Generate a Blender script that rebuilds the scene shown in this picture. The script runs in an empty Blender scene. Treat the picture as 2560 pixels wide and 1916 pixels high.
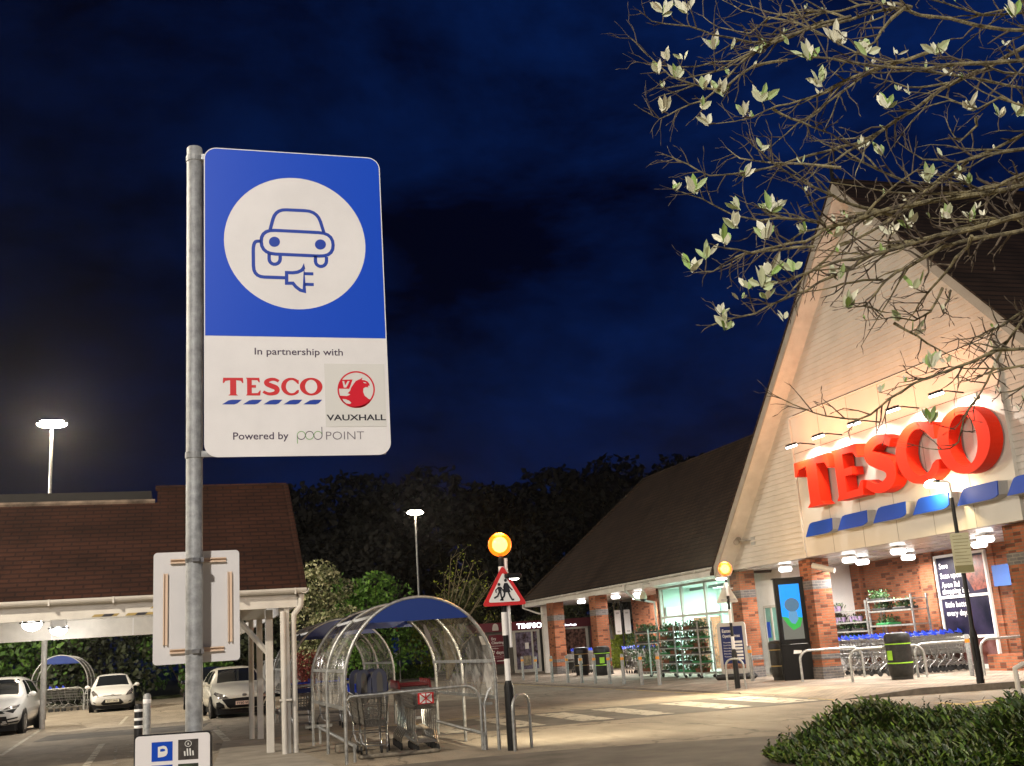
import bpy, bmesh, math, random, os
from mathutils import Vector, Matrix
from mathutils.geometry import tessellate_polygon
from mathutils.bvhtree import BVHTree
PI = math.pi
R = math.radians
sc = bpy.context.scene
COL = sc.collection

# ------------------------------------------------------------------ camera
# site axes: +Y runs along the shop front away from the viewer, +X into the shop
FPX, HCAM = 2754.0, 1.6
YAW, PITCH, ROLL = R(17.4), R(13.3), R(3.85)
FW = Vector((math.sin(YAW)*math.cos(PITCH), math.cos(YAW)*math.cos(PITCH), math.sin(PITCH)))
_r0 = Vector((math.cos(YAW), -math.sin(YAW), 0)); _u0 = _r0.cross(FW)
RT = _r0*math.cos(ROLL) - _u0*math.sin(ROLL)
UP = _r0*math.sin(ROLL) + _u0*math.cos(ROLL)
CAM = Vector((0, 0, HCAM))
cd = bpy.data.cameras.new('camera'); cam = bpy.data.objects.new('camera', cd); COL.objects.link(cam)
cd.sensor_fit = 'HORIZONTAL'; cd.sensor_width = 36.0; cd.lens = 36.0*FPX/2560.0
cd.clip_start = 0.1; cd.clip_end = 2000
cam.matrix_world = Matrix(((RT.x, UP.x, -FW.x, 0), (RT.y, UP.y, -FW.y, 0), (RT.z, UP.z, -FW.z, HCAM), (0, 0, 0, 1)))
sc.camera = cam

# ------------------------------------------------------------------ night sky
w = bpy.data.worlds.new('World'); sc.world = w; w.use_nodes = True
nt = w.node_tree; nt.nodes.clear()
def N(t, ty, **kw):
    n = t.nodes.new(ty)
    for k, v in kw.items():
        if k in n.inputs: n.inputs[k].default_value = v
        else: setattr(n, k, v)
    return n
tc = N(nt, 'ShaderNodeTexCoord'); mp = N(nt, 'ShaderNodeMapping'); mp.inputs['Scale'].default_value = (1.0, 1.0, 2.1)
nz = N(nt, 'ShaderNodeTexNoise', Scale=3.4, Detail=8.0, Roughness=0.64, Distortion=0.15)
mp.inputs['Location'].default_value = (3.1, 1.7, 0.4)
rp = N(nt, 'ShaderNodeValToRGB')
rp.color_ramp.elements[0].position = 0.36; rp.color_ramp.elements[0].color = (0.0004, 0.0010, 0.0070, 1)
rp.color_ramp.elements[1].position = 0.68; rp.color_ramp.elements[1].color = (0.0015, 0.0098, 0.060, 1)
# sky is paler and greyer towards the horizon glow of the town, deeper blue above
sx = N(nt, 'ShaderNodeSeparateXYZ')
mr = N(nt, 'ShaderNodeMapRange'); mr.inputs[1].default_value = 0.02; mr.inputs[2].default_value = 0.30
rp2 = N(nt, 'ShaderNodeValToRGB')
rp2.color_ramp.elements[0].position = 0.0; rp2.color_ramp.elements[0].color = (0.0028, 0.0030, 0.0068, 1)
rp2.color_ramp.elements[1].position = 1.0; rp2.color_ramp.elements[1].color = (0, 0, 0, 1)
add = N(nt, 'ShaderNodeMixRGB', blend_type='ADD'); add.inputs[0].default_value = 1.0
bg = N(nt, 'ShaderNodeBackground', Strength=1.0); wo = N(nt, 'ShaderNodeOutputWorld')
L = nt.links.new
L(tc.outputs['Generated'], mp.inputs['Vector']); L(mp.outputs[0], nz.inputs['Vector']); L(nz.outputs[0], rp.inputs[0])
L(tc.outputs['Generated'], sx.inputs[0]); L(sx.outputs[2], mr.inputs[0]); L(mr.outputs[0], rp2.inputs[0])
dp = N(nt, 'ShaderNodeVectorMath', operation='DOT_PRODUCT'); dp.inputs[1].default_value = (math.cos(YAW)*0.93, -math.sin(YAW)*0.93, 0.25)
ma = N(nt, 'ShaderNodeMapRange'); ma.inputs[1].default_value = -0.42; ma.inputs[2].default_value = 0.36; ma.inputs[3].default_value = 0.30; ma.inputs[4].default_value = 1.5
mu = N(nt, 'ShaderNodeMixRGB', blend_type='MULTIPLY'); mu.inputs[0].default_value = 1.0
L(tc.outputs['Generated'], dp.inputs[0]); L(dp.outputs['Value'], ma.inputs[0]); L(rp.outputs[0], mu.inputs[1]); L(ma.outputs[0], mu.inputs[2]); L(mu.outputs[0], add.inputs[1]); L(rp2.outputs[0], add.inputs[2]); L(add.outputs[0], bg.inputs[0]); L(bg.outputs[0], wo.inputs[0])

sc.view_settings.view_transform = 'Standard'; sc.view_settings.look = 'None'
sc.view_settings.exposure = 0.0; sc.view_settings.gamma = 1.0
cy = sc.cycles
cy.max_bounces = 6; cy.diffuse_bounces = 3; cy.glossy_bounces = 3; cy.transmission_bounces = 5; cy.transparent_max_bounces = 14
cy.caustics_reflective = False; cy.caustics_refractive = False
cy.sample_clamp_indirect = 4.0; cy.use_denoising = True

# ------------------------------------------------------------------ pixel rays -> points on real surfaces
def ray(x, y): return FW + RT*((x-1280)/FPX) - UP*((y-958)/FPX)
def G(x, y, z=0.0):
    d = ray(x, y); return CAM + d*((z-HCAM)/d.z)
def PX(x, y, X0):
    d = ray(x, y); return CAM + d*(X0/d.x)
def PY(x, y, Y0):
    d = ray(x, y); return CAM + d*(Y0/d.y)
def AT(x, y, dist): return CAM + ray(x, y)*dist

# ------------------------------------------------------------------ materials (all procedural)
MATS = {}
def mat(name, base, rough=0.6, metal=0.0, noise=None, bump=None, emit=None, es=1.0, alpha=1.0, spec=0.5, island=None, coat=0.0, trans=0.0, sss=None):
    if name in MATS: return MATS[name]
    m = bpy.data.materials.new(name); m.use_nodes = True; t = m.node_tree; b = t.nodes['Principled BSDF']
    b.inputs['Base Color'].default_value = (*base, 1); b.inputs['Roughness'].default_value = rough; b.inputs['Metallic'].default_value = metal
    b.inputs['Alpha'].default_value = alpha; b.inputs['Specular IOR Level'].default_value = spec; b.inputs['Coat Weight'].default_value = coat
    b.inputs['Transmission Weight'].default_value = trans
    if emit: b.inputs['Emission Color'].default_value = (*emit, 1); b.inputs['Emission Strength'].default_value = es
    l = t.links.new
    g = N(t, 'ShaderNodeNewGeometry')
    if noise:
        s, a = noise[:2]
        tex = N(t, 'ShaderNodeTexNoise', Scale=s, Detail=6.0, Roughness=0.62); l(g.outputs['Position'], tex.inputs['Vector'])
        r = N(t, 'ShaderNodeValToRGB'); c = r.color_ramp.elements
        c[0].position = 0.34; c[1].position = 0.68
        c2 = noise[2] if len(noise) > 2 else base
        c[0].color = (*[max(0, v*(1-a)) for v in base], 1); c[1].color = (*[min(1, v*(1+a)) for v in c2], 1)
        l(tex.outputs[0], r.inputs[0]); l(r.outputs[0], b.inputs['Base Color'])
        rr = N(t, 'ShaderNodeMapRange'); rr.inputs[3].default_value = max(0.02, rough-0.1); rr.inputs[4].default_value = min(1, rough+0.12)
        l(tex.outputs[0], rr.inputs[0]); l(rr.outputs[0], b.inputs['Roughness'])
    if island:
        r = N(t, 'ShaderNodeValToRGB'); r.color_ramp.interpolation = 'LINEAR'
        els = r.color_ramp.elements
        while len(els) < len(island): els.new(0.5)
        for i, c in enumerate(island): els[i].position = i/(len(island)-1); els[i].color = (*c, 1)
        l(g.outputs['Random Per Island'], r.inputs[0]); l(r.outputs[0], b.inputs['Base Color'])
    if bump:
        s, st = bump
        tex = N(t, 'ShaderNodeTexNoise', Scale=s, Detail=5.0); l(g.outputs['Position'], tex.inputs['Vector'])
        bp = N(t, 'ShaderNodeBump', Strength=st, Distance=0.02); l(tex.outputs[0], bp.inputs['Height']); l(bp.outputs[0], b.inputs['Normal'])
    MATS[name] = m; return m

def brick_mat(name, c1, c2, mortar, bw=0.225, bh=0.075, rough=0.85, ms=0.012, slope=None, squash=None, dark=None):
    m = bpy.data.materials.new(name); m.use_nodes = True; t = m.node_tree; b = t.nodes['Principled BSDF']; l = t.links.new
    g = N(t, 'ShaderNodeNewGeometry'); s = N(t, 'ShaderNodeSeparateXYZ'); l(g.outputs['Position'], s.inputs[0])
    ad = N(t, 'ShaderNodeMath', operation='ADD'); cb = N(t, 'ShaderNodeCombineXYZ')
    l(s.outputs[0], ad.inputs[0]); l(s.outputs[1], ad.inputs[1])
    l(ad.outputs[0], cb.inputs[0]); l(s.outputs[1 if slope == 'flat' else 2], cb.inputs[1])
    if slope == 'flat': l(s.outputs[0], cb.inputs[0])
    if slope == 'along_y': l(s.outputs[1], cb.inputs[0])
    if slope == 'along_x': l(s.outputs[0], cb.inputs[0])
    br = N(t, 'ShaderNodeTexBrick', Scale=1.0); br.inputs['Brick Width'].default_value = bw; br.inputs['Row Height'].default_value = bh
    br.inputs['Mortar Size'].default_value = ms; br.inputs['Mortar Smooth'].default_value = 0.2; br.inputs['Bias'].default_value = -0.1
    br.inputs['Color1'].default_value = (*c1, 1); br.inputs['Color2'].default_value = (*c2, 1); br.inputs['Mortar'].default_value = (*mortar, 1)
    l(cb.outputs[0], br.inputs['Vector'])
    nz = N(t, 'ShaderNodeTexNoise', Scale=1.3, Detail=6.0); l(g.outputs['Position'], nz.inputs['Vector'])
    mr = N(t, 'ShaderNodeMapRange'); mr.inputs[1].default_value = 0.3; mr.inputs[2].default_value = 0.7; mr.inputs[3].default_value = 0.62; mr.inputs[4].default_value = 1.25
    l(nz.outputs[0], mr.inputs[0])
    mx = N(t, 'ShaderNodeMixRGB', blend_type='MULTIPLY'); mx.inputs[0].default_value = 1.0
    l(br.outputs['Color'], mx.inputs[1]); l(mr.outputs[0], mx.inputs[2]); col = mx.outputs[0]
    if dark:   # odd burnt headers
        wn = N(t, 'ShaderNodeTexWhiteNoise', noise_dimensions='2D')
        sc2 = N(t, 'ShaderNodeVectorMath', operation='DIVIDE'); sc2.inputs[1].default_value = (bw, bh, 1)
        fl = N(t, 'ShaderNodeVectorMath', operation='FLOOR'); l(cb.outputs[0], sc2.inputs[0]); l(sc2.outputs[0], fl.inputs[0]); l(fl.outputs[0], wn.inputs[0])
        gt = N(t, 'ShaderNodeMath', operation='GREATER_THAN'); gt.inputs[1].default_value = 0.86; l(wn.outputs[0], gt.inputs[0])
        m2 = N(t, 'ShaderNodeMixRGB', blend_type='MULTIPLY'); m2.inputs[2].default_value = (*dark, 1)
        l(gt.outputs[0], m2.inputs[0]); l(col, m2.inputs[1]); col = m2.outputs[0]
    l(col, b.inputs['Base Color']); b.inputs['Roughness'].default_value = rough; b.inputs['Specular IOR Level'].default_value = 0.25
    bp = N(t, 'ShaderNodeBump', Strength=0.6, Distance=0.01); l(br.outputs['Fac'], bp.inputs['Height']); bp.invert = True; l(bp.outputs[0], b.inputs['Normal'])
    MATS[name] = m; return m

M_STEEL = mat('galvanised steel', (0.42, 0.43, 0.42), 0.42, 0.75, noise=(14, 0.28), bump=(60, 0.12))
M_POST = mat('dull galvanised post', (0.30, 0.31, 0.31), 0.6, 0.35, noise=(22, 0.30), bump=(90, 0.10))
M_CHROME = mat('zinc wire', (0.36, 0.36, 0.35), 0.30, 0.85, noise=(30, 0.2))
M_WHITE = mat('white panel', (0.80, 0.79, 0.78), 0.45, noise=(3, 0.05))
M_TRIM = mat('white painted trim', (0.60, 0.58, 0.54), 0.5, noise=(2.3, 0.10))
M_SIDING = mat('white weatherboard', (0.54, 0.52, 0.48), 0.55, noise=(1.6, 0.07))
M_BLACK = mat('black paint', (0.014, 0.014, 0.015), 0.4, spec=0.2, noise=(20, 0.3))
M_BLACKPL = mat('black plastic', (0.016, 0.016, 0.017), 0.5, spec=0.2, noise=(10, 0.3))
M_RUBBER = mat('rubber', (0.018, 0.018, 0.018), 0.8)
M_BLUE = mat('blue sign film', (0.003, 0.070, 0.60), 0.35)
M_STRIPE = mat('blue stripe panel', (0.006, 0.060, 0.44), 0.45, spec=0.15)
M_NAVY = mat('navy panel', (0.016, 0.028, 0.13), 0.4, spec=0.2)
M_RED = mat('red sign film', (0.62, 0.025, 0.03), 0.4)
M_LETTER = mat('red letter acrylic', (0.72, 0.026, 0.006), 0.5, spec=0.15)
M_PURPLE = mat('dark purple ink', (0.045, 0.022, 0.06), 0.5)
M_INK = mat('black ink', (0.012, 0.012, 0.02), 0.5)
M_GREYINK = mat('grey ink', (0.16, 0.14, 0.16), 0.5)
M_GREEN = mat('green ink', (0.20, 0.42, 0.14), 0.5)
M_WHITEINK = mat('white ink', (0.82, 0.82, 0.82), 0.5)
M_BRICK = brick_mat('red brick', (0.33, 0.108, 0.050), (0.26, 0.078, 0.034), (0.185, 0.115, 0.075), dark=(0.45, 0.42, 0.45))
M_BRICKB = brick_mat('blue brick', (0.10, 0.095, 0.10), (0.15, 0.14, 0.14), (0.2, 0.18, 0.16))
M_ROOFG = brick_mat('weathered roof tile', (0.048, 0.028, 0.019), (0.033, 0.021, 0.015), (0.012, 0.009, 0.008), 0.30, 0.155, 0.85, 0.02, slope='along_y')
M_ROOFR = brick_mat('brown roof tile', (0.050, 0.019, 0.011), (0.040, 0.0155, 0.009), (0.024, 0.010, 0.007), 0.30, 0.085, 0.85, 0.018, slope='along_x')
M_PAVE = brick_mat('block paving', (0.36, 0.30, 0.235), (0.30, 0.25, 0.20), (0.16, 0.135, 0.11), 0.21, 0.105, 0.85, 0.010, slope='flat')
M_LED = mat('lit lamp white', (1, 1, 1), 0.5, emit=(1, 0.97, 0.92), es=9)
M_LAMP = mat('lit street lamp', (1, 1, 1), 0.5, emit=(1, 0.93, 0.80), es=30)
M_AMBER = mat('lit amber globe', (0.9, 0.16, 0.006), 0.3, emit=(1.0, 0.20, 0.006), es=1.5, alpha=0.6)
M_AMBERCORE = mat('lit amber lamp', (1, 0.6, 0.1), 0.3, emit=(1.0, 0.72, 0.22), es=5)
M_BURG = mat('burgundy panel', (0.13, 0.012, 0.026), 0.4, noise=(2, 0.1))
M_GLASSD = mat('dark glass', (0.012, 0.014, 0.016), 0.06, spec=0.6)
M_CONC = mat('concrete', (0.30, 0.27, 0.225), 0.85, noise=(1.6, 0.25), bump=(40, 0.3))
M_KERB = mat('kerb stone', (0.17, 0.145, 0.12), 0.85, noise=(5, 0.3), bump=(30, 0.4))
M_BARK = mat('tree bark', (0.085, 0.066, 0.044), 0.9, noise=(22, 0.6, (0.185, 0.160, 0.085)), bump=(60, 0.8))
M_TRUNK = mat('dark trunk', (0.09, 0.07, 0.05), 0.9, noise=(8, 0.4))

def clear_mat(name, tint, alpha, rough=0.08, noise=None):
    m = bpy.data.materials.new(name); m.use_nodes = True; t = m.node_tree; b = t.nodes['Principled BSDF']; l = t.links.new
    b.inputs['Base Color'].default_value = (*tint, 1); b.inputs['Roughness'].default_value = rough; b.inputs['Alpha'].default_value = alpha
    if noise:
        g = N(t, 'ShaderNodeNewGeometry'); tex = N(t, 'ShaderNodeTexNoise', Scale=noise, Detail=5.0, Distortion=1.2); l(g.outputs['Position'], tex.inputs['Vector'])
        mr = N(t, 'ShaderNodeMapRange'); mr.inputs[1].default_value = 0.42; mr.inputs[2].default_value = 0.66; mr.inputs[3].default_value = alpha*0.55; mr.inputs[4].default_value = min(1, alpha*2.3)
        l(tex.outputs[0], mr.inputs[0]); l(mr.outputs[0], b.inputs['Alpha'])
        bp = N(t, 'ShaderNodeBump', Strength=0.5, Distance=0.05); l(tex.outputs[0], bp.inputs['Height']); l(bp.outputs[0], b.inputs['Normal'])
    MATS[name] = m; return m
M_CLEAR = clear_mat('scratched sheet with painted sheen', (0.76, 0.76, 0.74), 0.32, 0.14, noise=2.0)  # pale cloudy streaks stand for reflections as well as scratches
M_SMOKE = clear_mat('grimy roof sheet', (0.13, 0.12, 0.10), 0.62, 0.35, noise=5)
M_GLASS = clear_mat('window glass', (0.5, 0.62, 0.58), 0.10, 0.04)

# ------------------------------------------------------------------ mesh building
ROOT = {}
class MB:
    def __init__(s): s.v = []; s.f = []
    def add(s, vs, fs):
        n = len(s.v); s.v += [Vector(p) for p in vs]; s.f += [tuple(i+n for i in f) for f in fs]; return s
    def box(s, a, b):
        x0, y0, z0 = a; x1, y1, z1 = b
        return s.add([(x0,y0,z0),(x1,y0,z0),(x1,y1,z0),(x0,y1,z0),(x0,y0,z1),(x1,y0,z1),(x1,y1,z1),(x0,y1,z1)],
                     [(0,3,2,1),(4,5,6,7),(0,1,5,4),(1,2,6,5),(2,3,7,6),(3,0,4,7)])
    def cbox(s, c, d, rz=0.0, ch=0.0):
        c = Vector(c); hx, hy, hz = d[0]/2, d[1]/2, d[2]/2
        n = len(s.v); 
        if ch > 0: s.cham((-hx,-hy,-hz), (hx,hy,hz), ch)
        else: s.box((-hx,-hy,-hz), (hx,hy,hz))
        m = Matrix.Rotation(rz, 3, 'Z')
        for i in range(n, len(s.v)): s.v[i] = m @ s.v[i] + c
        return s
    def cham(s, a, b, c):      # box with chamfered vertical edges and top
        x0,y0,z0 = a; x1,y1,z1 = b
        def ring(i, z): return [(x0+c+i,y0+i,z),(x1-c-i,y0+i,z),(x1-i,y0+c+i,z),(x1-i,y1-c-i,z),(x1-c-i,y1-i,z),(x0+c+i,y1-i,z),(x0+i,y1-c-i,z),(x0+i,y0+c+i,z)]
        vs = ring(c*0.5, z0)+ring(0, z0+c*0.7)+ring(0, z1-c*0.7)+ring(c*0.5, z1)
        fs = [tuple(range(7,-1,-1)), tuple(range(24,32))]
        for k in range(3):
            for i in range(8):
                j = (i+1) % 8; fs.append((k*8+i, k*8+j, k*8+8+j, k*8+8+i))
        return s.add(vs, fs)
    def tube(s, pts, r, n=8, caps=True):
        pts = [Vector(p) for p in pts]; m = len(pts)
        rs = r if isinstance(r, (list, tuple)) else [r]*m
        t0 = (pts[1]-pts[0]).normalized()
        a = Vector((0,0,1)) if abs(t0.z) < 0.9 else Vector((1,0,0))
        nx = t0.cross(a).normalized(); vs = []
        for i, p in enumerate(pts):
            if i == 0: t = pts[1]-pts[0]
            elif i == m-1: t = pts[-1]-pts[-2]
            else: t = (pts[i+1]-p).normalized()+(p-pts[i-1]).normalized()
            if t.length < 1e-9: t = t0
            t.normalize(); nx = (nx-t*nx.dot(t))
            if nx.length < 1e-6: nx = t.orthogonal()
            nx.normalize(); ny = t.cross(nx)
            for k in range(n):
                an = 2*PI*k/n; vs.append(p+(nx*math.cos(an)+ny*math.sin(an))*rs[i])
        fs = []
        for i in range(m-1):
            for k in range(n):
                j = (k+1) % n; fs.append((i*n+k, i*n+j, (i+1)*n+j, (i+1)*n+k))
        if caps: fs.append(tuple(range(n-1,-1,-1))); fs.append(tuple((m-1)*n+k for k in range(n)))
        return s.add(vs, fs)
    def lathe(s, prof, c=(0,0,0), n=24, axis='z'):
        c = Vector(c); vs = []; fs = []
        for r_, z in prof:
            for k in range(n):
                an = 2*PI*k/n; p = Vector((r_*math.cos(an), r_*math.sin(an), z))
                if axis == 'x': p = Vector((p.z, p.x, p.y))
                if axis == 'y': p = Vector((p.x, p.z, p.y))
                vs.append(c+p)
        m = len(prof)
        for i in range(m-1):
            for k in range(n):
                j = (k+1) % n; fs.append((i*n+k, i*n+j, (i+1)*n+j, (i+1)*n+k))
        fs.append(tuple(range(n-1,-1,-1))); fs.append(tuple((m-1)*n+k for k in range(n)))
        return s.add(vs, fs)
    def ball(s, c, r, n=20, sq=(1,1,1), a0=0.0, a1=PI):
        prof = [(max(1e-4, r*math.sin(a0+(a1-a0)*i/(n//2))), -r*math.cos(a0+(a1-a0)*i/(n//2))) for i in range(n//2+1)]
        k = len(s.v); s.lathe(prof, (0,0,0), n)
        for i in range(k, len(s.v)): p = s.v[i]; s.v[i] = Vector((p.x*sq[0], p.y*sq[1], p.z*sq[2]))+Vector(c)
        return s
    def poly(s, pts, holes=()):
        loops = [[Vector(p) for p in pts]]+[[Vector(p) for p in h] for h in holes]
        flat = [p for l in loops for p in l]
        if not holes and len(pts) <= 4: return s.add(flat, [tuple(range(len(flat)))])
        return s.add(flat, [tuple(t) for t in tessellate_polygon(loops)])
    def prism(s, pts, d, holes=()):
        """front outline pts extruded by vector d"""
        d = Vector(d); loops = [[Vector(p) for p in pts]]+[[Vector(p) for p in h] for h in holes]
        flat = [p for l in loops for p in l]; n = len(flat)
        tris = [tuple(t) for t in tessellate_polygon(loops)] if (holes or len(pts) > 4) else [tuple(range(len(pts)))]
        k = len(s.v); s.v += flat; s.v += [p+d for p in flat]
        for t in tris: s.f.append(tuple(k+i for i in t)); s.f.append(tuple(k+n+i for i in reversed(t)))
        o = 0
        for l in loops:
            m = len(l)
            for i in range(m):
                j = (i+1) % m; s.f.append((k+o+i, k+o+j, k+n+o+j, k+n+o+i))
            o += m
        return s
    def ribbon(s, pts, wd, nrm, closed=False):
        """flat stroke of width wd along pts in the plane with normal nrm"""
        pts = [Vector(p) for p in pts]; nrm = Vector(nrm).normalized(); m = len(pts); L_ = []; R_ = []
        for i, p in enumerate(pts):
            a = pts[i-1] if (i > 0 or closed) else p
            b = pts[(i+1) % m] if (i < m-1 or closed) else p
            t1 = (p-a).normalized() if (p-a).length > 1e-9 else None
            t2 = (b-p).normalized() if (b-p).length > 1e-9 else None
            t1 = t1 or t2; t2 = t2 or t1
            t = (t1+t2).normalized(); side = nrm.cross(t); k = min(2.0, 1/max(0.35, t.dot(t1)))
            L_.append(p+side*(wd/2*k)); R_.append(p-side*(wd/2*k))
        n = m if closed else m-1
        return s.add(L_+R_, [(i, (i+1) % m, m+(i+1) % m, m+i) for i in range(n)])
    def xf(s, m):
        s.v = [m @ p for p in s.v]; return s
    def build(s, name, material, parent=None, world=True, smooth=False, bevel=0.0, sub=0):
        me = bpy.data.meshes.new(name)
        vs = s.v
        if parent is not None and world:
            inv = ROOT[parent.name].inverted(); vs = [inv @ p for p in vs]
        me.from_pydata([tuple(p) for p in vs], [], s.f); me.materials.append(material)
        bm = bmesh.new(); bm.from_mesh(me); bmesh.ops.recalc_face_normals(bm, faces=bm.faces); bm.to_mesh(me); bm.free()
        if smooth:
            for p in me.polygons: p.use_smooth = True
            if smooth != 'all': me.set_sharp_from_angle(angle=R(38))
        o = bpy.data.objects.new(name, me); COL.objects.link(o)
        if parent is not None: o.parent = parent; ROOT[o.name] = ROOT[parent.name]
        else: ROOT[o.name] = Matrix.Identity(4)
        if bevel:
            bv = o.modifiers.new('bevel', 'BEVEL'); bv.width = bevel; bv.segments = 2; bv.limit_method = 'ANGLE'
        if sub:
            sb = o.modifiers.new('subsurf', 'SUBSURF'); sb.levels = sub; sb.render_levels = sub
        return o

def tag(o, label=None, cat=None, group=None, kind=None):
    if label: o['label'] = label
    if cat: o['category'] = cat
    if group: o['group'] = group
    if kind: o['kind'] = kind
    return o
def thing(name, label, cat, loc=(0,0,0), rz=0.0, group=None):
    o = bpy.data.objects.new(name, None); COL.objects.link(o); o.empty_display_size = 0.2
    o.location = loc; o.rotation_euler = (0, 0, rz)
    ROOT[o.name] = Matrix.Translation(Vector(loc)) @ Matrix.Rotation(rz, 4, 'Z')
    return tag(o, label, cat, group)
def struct(o): o['kind'] = 'structure'; return o
def copy_tree(o, parent=None):
    c = o.copy(); COL.objects.link(c); ROOT[c.name] = Matrix.Identity(4)
    if parent is not None: c.parent = parent
    for ch in list(o.children): copy_tree(ch, c)
    return c
def dup(o, loc, rz, label, group=None, scale=None):
    c = copy_tree(o); c.location = loc; c.rotation_euler = (0, 0, rz); c['label'] = label
    if group: c['group'] = group
    if scale: c.scale = scale
    return c
def lamp(name, kind, loc, energy, color=(1, 1, 1), size=0.1, parent=None, aim=None, spot=None, blend=0.5, shape=None):
    d = bpy.data.lights.new(name, kind); d.energy = energy; d.color = color
    if kind in ('POINT', 'SPOT'): d.shadow_soft_size = size
    if kind == 'SPOT': d.spot_size = spot; d.spot_blend = blend
    if kind == 'AREA':
        d.size = size
        if shape: d.shape = 'RECTANGLE'; d.size, d.size_y = shape
    o = bpy.data.objects.new(name, d); COL.objects.link(o); o.location = loc
    if aim is not None:
        o.rotation_euler = (Vector(aim)-Vector(loc)).to_track_quat('-Z', 'Y').to_euler()
    if parent is not None:
        mw = Matrix.Translation(Vector(loc)) @ o.rotation_euler.to_matrix().to_4x4()
        o.parent = parent; ml = ROOT[parent.name].inverted() @ mw
        o.location = ml.translation; o.rotation_euler = ml.to_euler()
    return o

# ------------------------------------------------------------------ lettering
def _font(n):
    try:
        p = os.path.join(bpy.utils.resource_path('LOCAL'), 'datafiles', 'fonts', n)
        return bpy.data.fonts.load(p) if os.path.exists(p) else None
    except Exception: return None
FONT = None
_tc = {}
def text2d(s, off=0.0):
    k = (s, off)
    if k in _tc: return _tc[k]
    cu = bpy.data.curves.new('lettering', 'FONT'); cu.body = s; cu.size = 1.0; cu.offset = off; cu.resolution_u = 3; cu.fill_mode = 'FRONT' if hasattr(cu, 'fill_mode') and cu.dimensions == '2D' else cu.fill_mode
    if FONT: cu.font = FONT
    ob = bpy.data.objects.new('lettering', cu); COL.objects.link(ob)
    me = bpy.data.meshes.new_from_object(ob)
    r = ([v.co.copy() for v in me.vertices], [tuple(p.vertices) for p in me.polygons])
    bpy.data.objects.remove(ob); bpy.data.curves.remove(cu); bpy.data.meshes.remove(me)
    _tc[k] = r; return r
def put_text(mb, s, o, r, u, h, wd=None, off=0.0, center=False, depth=None):
    """cap height h, origin o (left, baseline), right r, up u; fitted to width wd"""
    vs, fs = text2d(s, off); o = Vector(o); r = Vector(r); u = Vector(u)
    if not vs: return
    x0 = min(p.x for p in vs); x1 = max(p.x for p in vs)
    cap = 0.70; sy = h/cap; sx_ = (wd/(x1-x0)) if wd else sy
    sh = (x1-x0)*sx_/2 if center else 0
    pts = [o+r*((p.x-x0)*sx_-sh)+u*(p.y*sy) for p in vs]
    mb.add(pts, fs)
def arc(cx, cy, rx, ry, a0, a1, n=16): return [(cx+rx*math.cos(R(a0+(a1-a0)*i/n)), cy+ry*math.sin(R(a0+(a1-a0)*i/n))) for i in range(n+1)]
def rrect(x0, y0, x1, y1, r, n=5):
    return arc(x1-r, y1-r, r, r, 0, 90, n)+arc(x0+r, y1-r, r, r, 90, 180, n)+arc(x0+r, y0+r, r, r, 180, 270, n)+arc(x1-r, y0+r, r, r, 270, 360, n)
def slab_letters():
    T = [(0,1),(1.06,1),(1.09,.70),(1.03,.70),(.95,.83),(.70,.86),(.70,.08),(.80,0),(.27,0),(.37,.08),(.37,.86),(.12,.83),(.04,.70),(-.02,.70)]
    E = [(0,1),(.80,1),(.83,.74),(.77,.74),(.68,.86),(.35,.87),(.35,.59),(.60,.59),(.60,.44),(.35,.44),(.35,.13),(.70,.14),(.82,.28),(.88,.28),(.84,0),(0,0),(.07,.09),(.07,.91)]
    O = arc(.56, .5, .58, .535, 0, 360, 40)[:-1]; Oh = arc(.56, .5, .31, .415, 0, 360, 32)[:-1]
    C = arc(.55, .5, .57, .535, 46, 318, 30)+[(.985,.30),(.93,.30)]+arc(.58, .5, .33, .40, -38, -314, 26)[0:]+[(.93,.66),(.985,.66),(.985,.93)]
    # S: a thick stroke that swells in the middle
    cl = [(.80,.80),(.62,.90),(.42,.90),(.24,.80),(.24,.66),(.42,.555),(.64,.45),(.72,.32),(.66,.17),(.46,.095),(.26,.11),(.06,.22)]
    th = [.15,.16,.18,.22,.25,.27,.27,.25,.22,.18,.16,.15]
    def cr(P, t):
        i = min(len(P)-2, int(t)); f = t-i; p0 = P[max(0,i-1)]; p1 = P[i]; p2 = P[i+1]; p3 = P[min(len(P)-1,i+2)]
        return [0.5*((2*b)+(-a+c)*f+(2*a-5*b+4*c-d)*f*f+(-a+3*b-3*c+d)*f**3) for a, b, c, d in zip(p0, p1, p2, p3)]
    n = 44; A = []; B = []
    for i in range(n+1):
        t = i*(len(cl)-1)/n; x, y = cr(cl, t); x2, y2 = cr(cl, min(len(cl)-1-1e-6, t+.02)); x1, y1 = cr(cl, max(0, t-.02))
        dx, dy = x2-x1, y2-y1; d = math.hypot(dx, dy) or 1; k = cr([(q,) for q in th], t)[0]/2
        A.append((x-dy/d*k, y+dx/d*k)); B.append((x+dy/d*k, y-dx/d*k))
    S = A+[(.0,.0),(-.01,.32)][:0]+B[::-1]
    return {'T': (T, None), 'E': (E, None), 'S': (S, None), 'C': (C, None), 'O': (O, Oh)}
SLAB = slab_letters()
rnd = random.Random(7)
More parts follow.
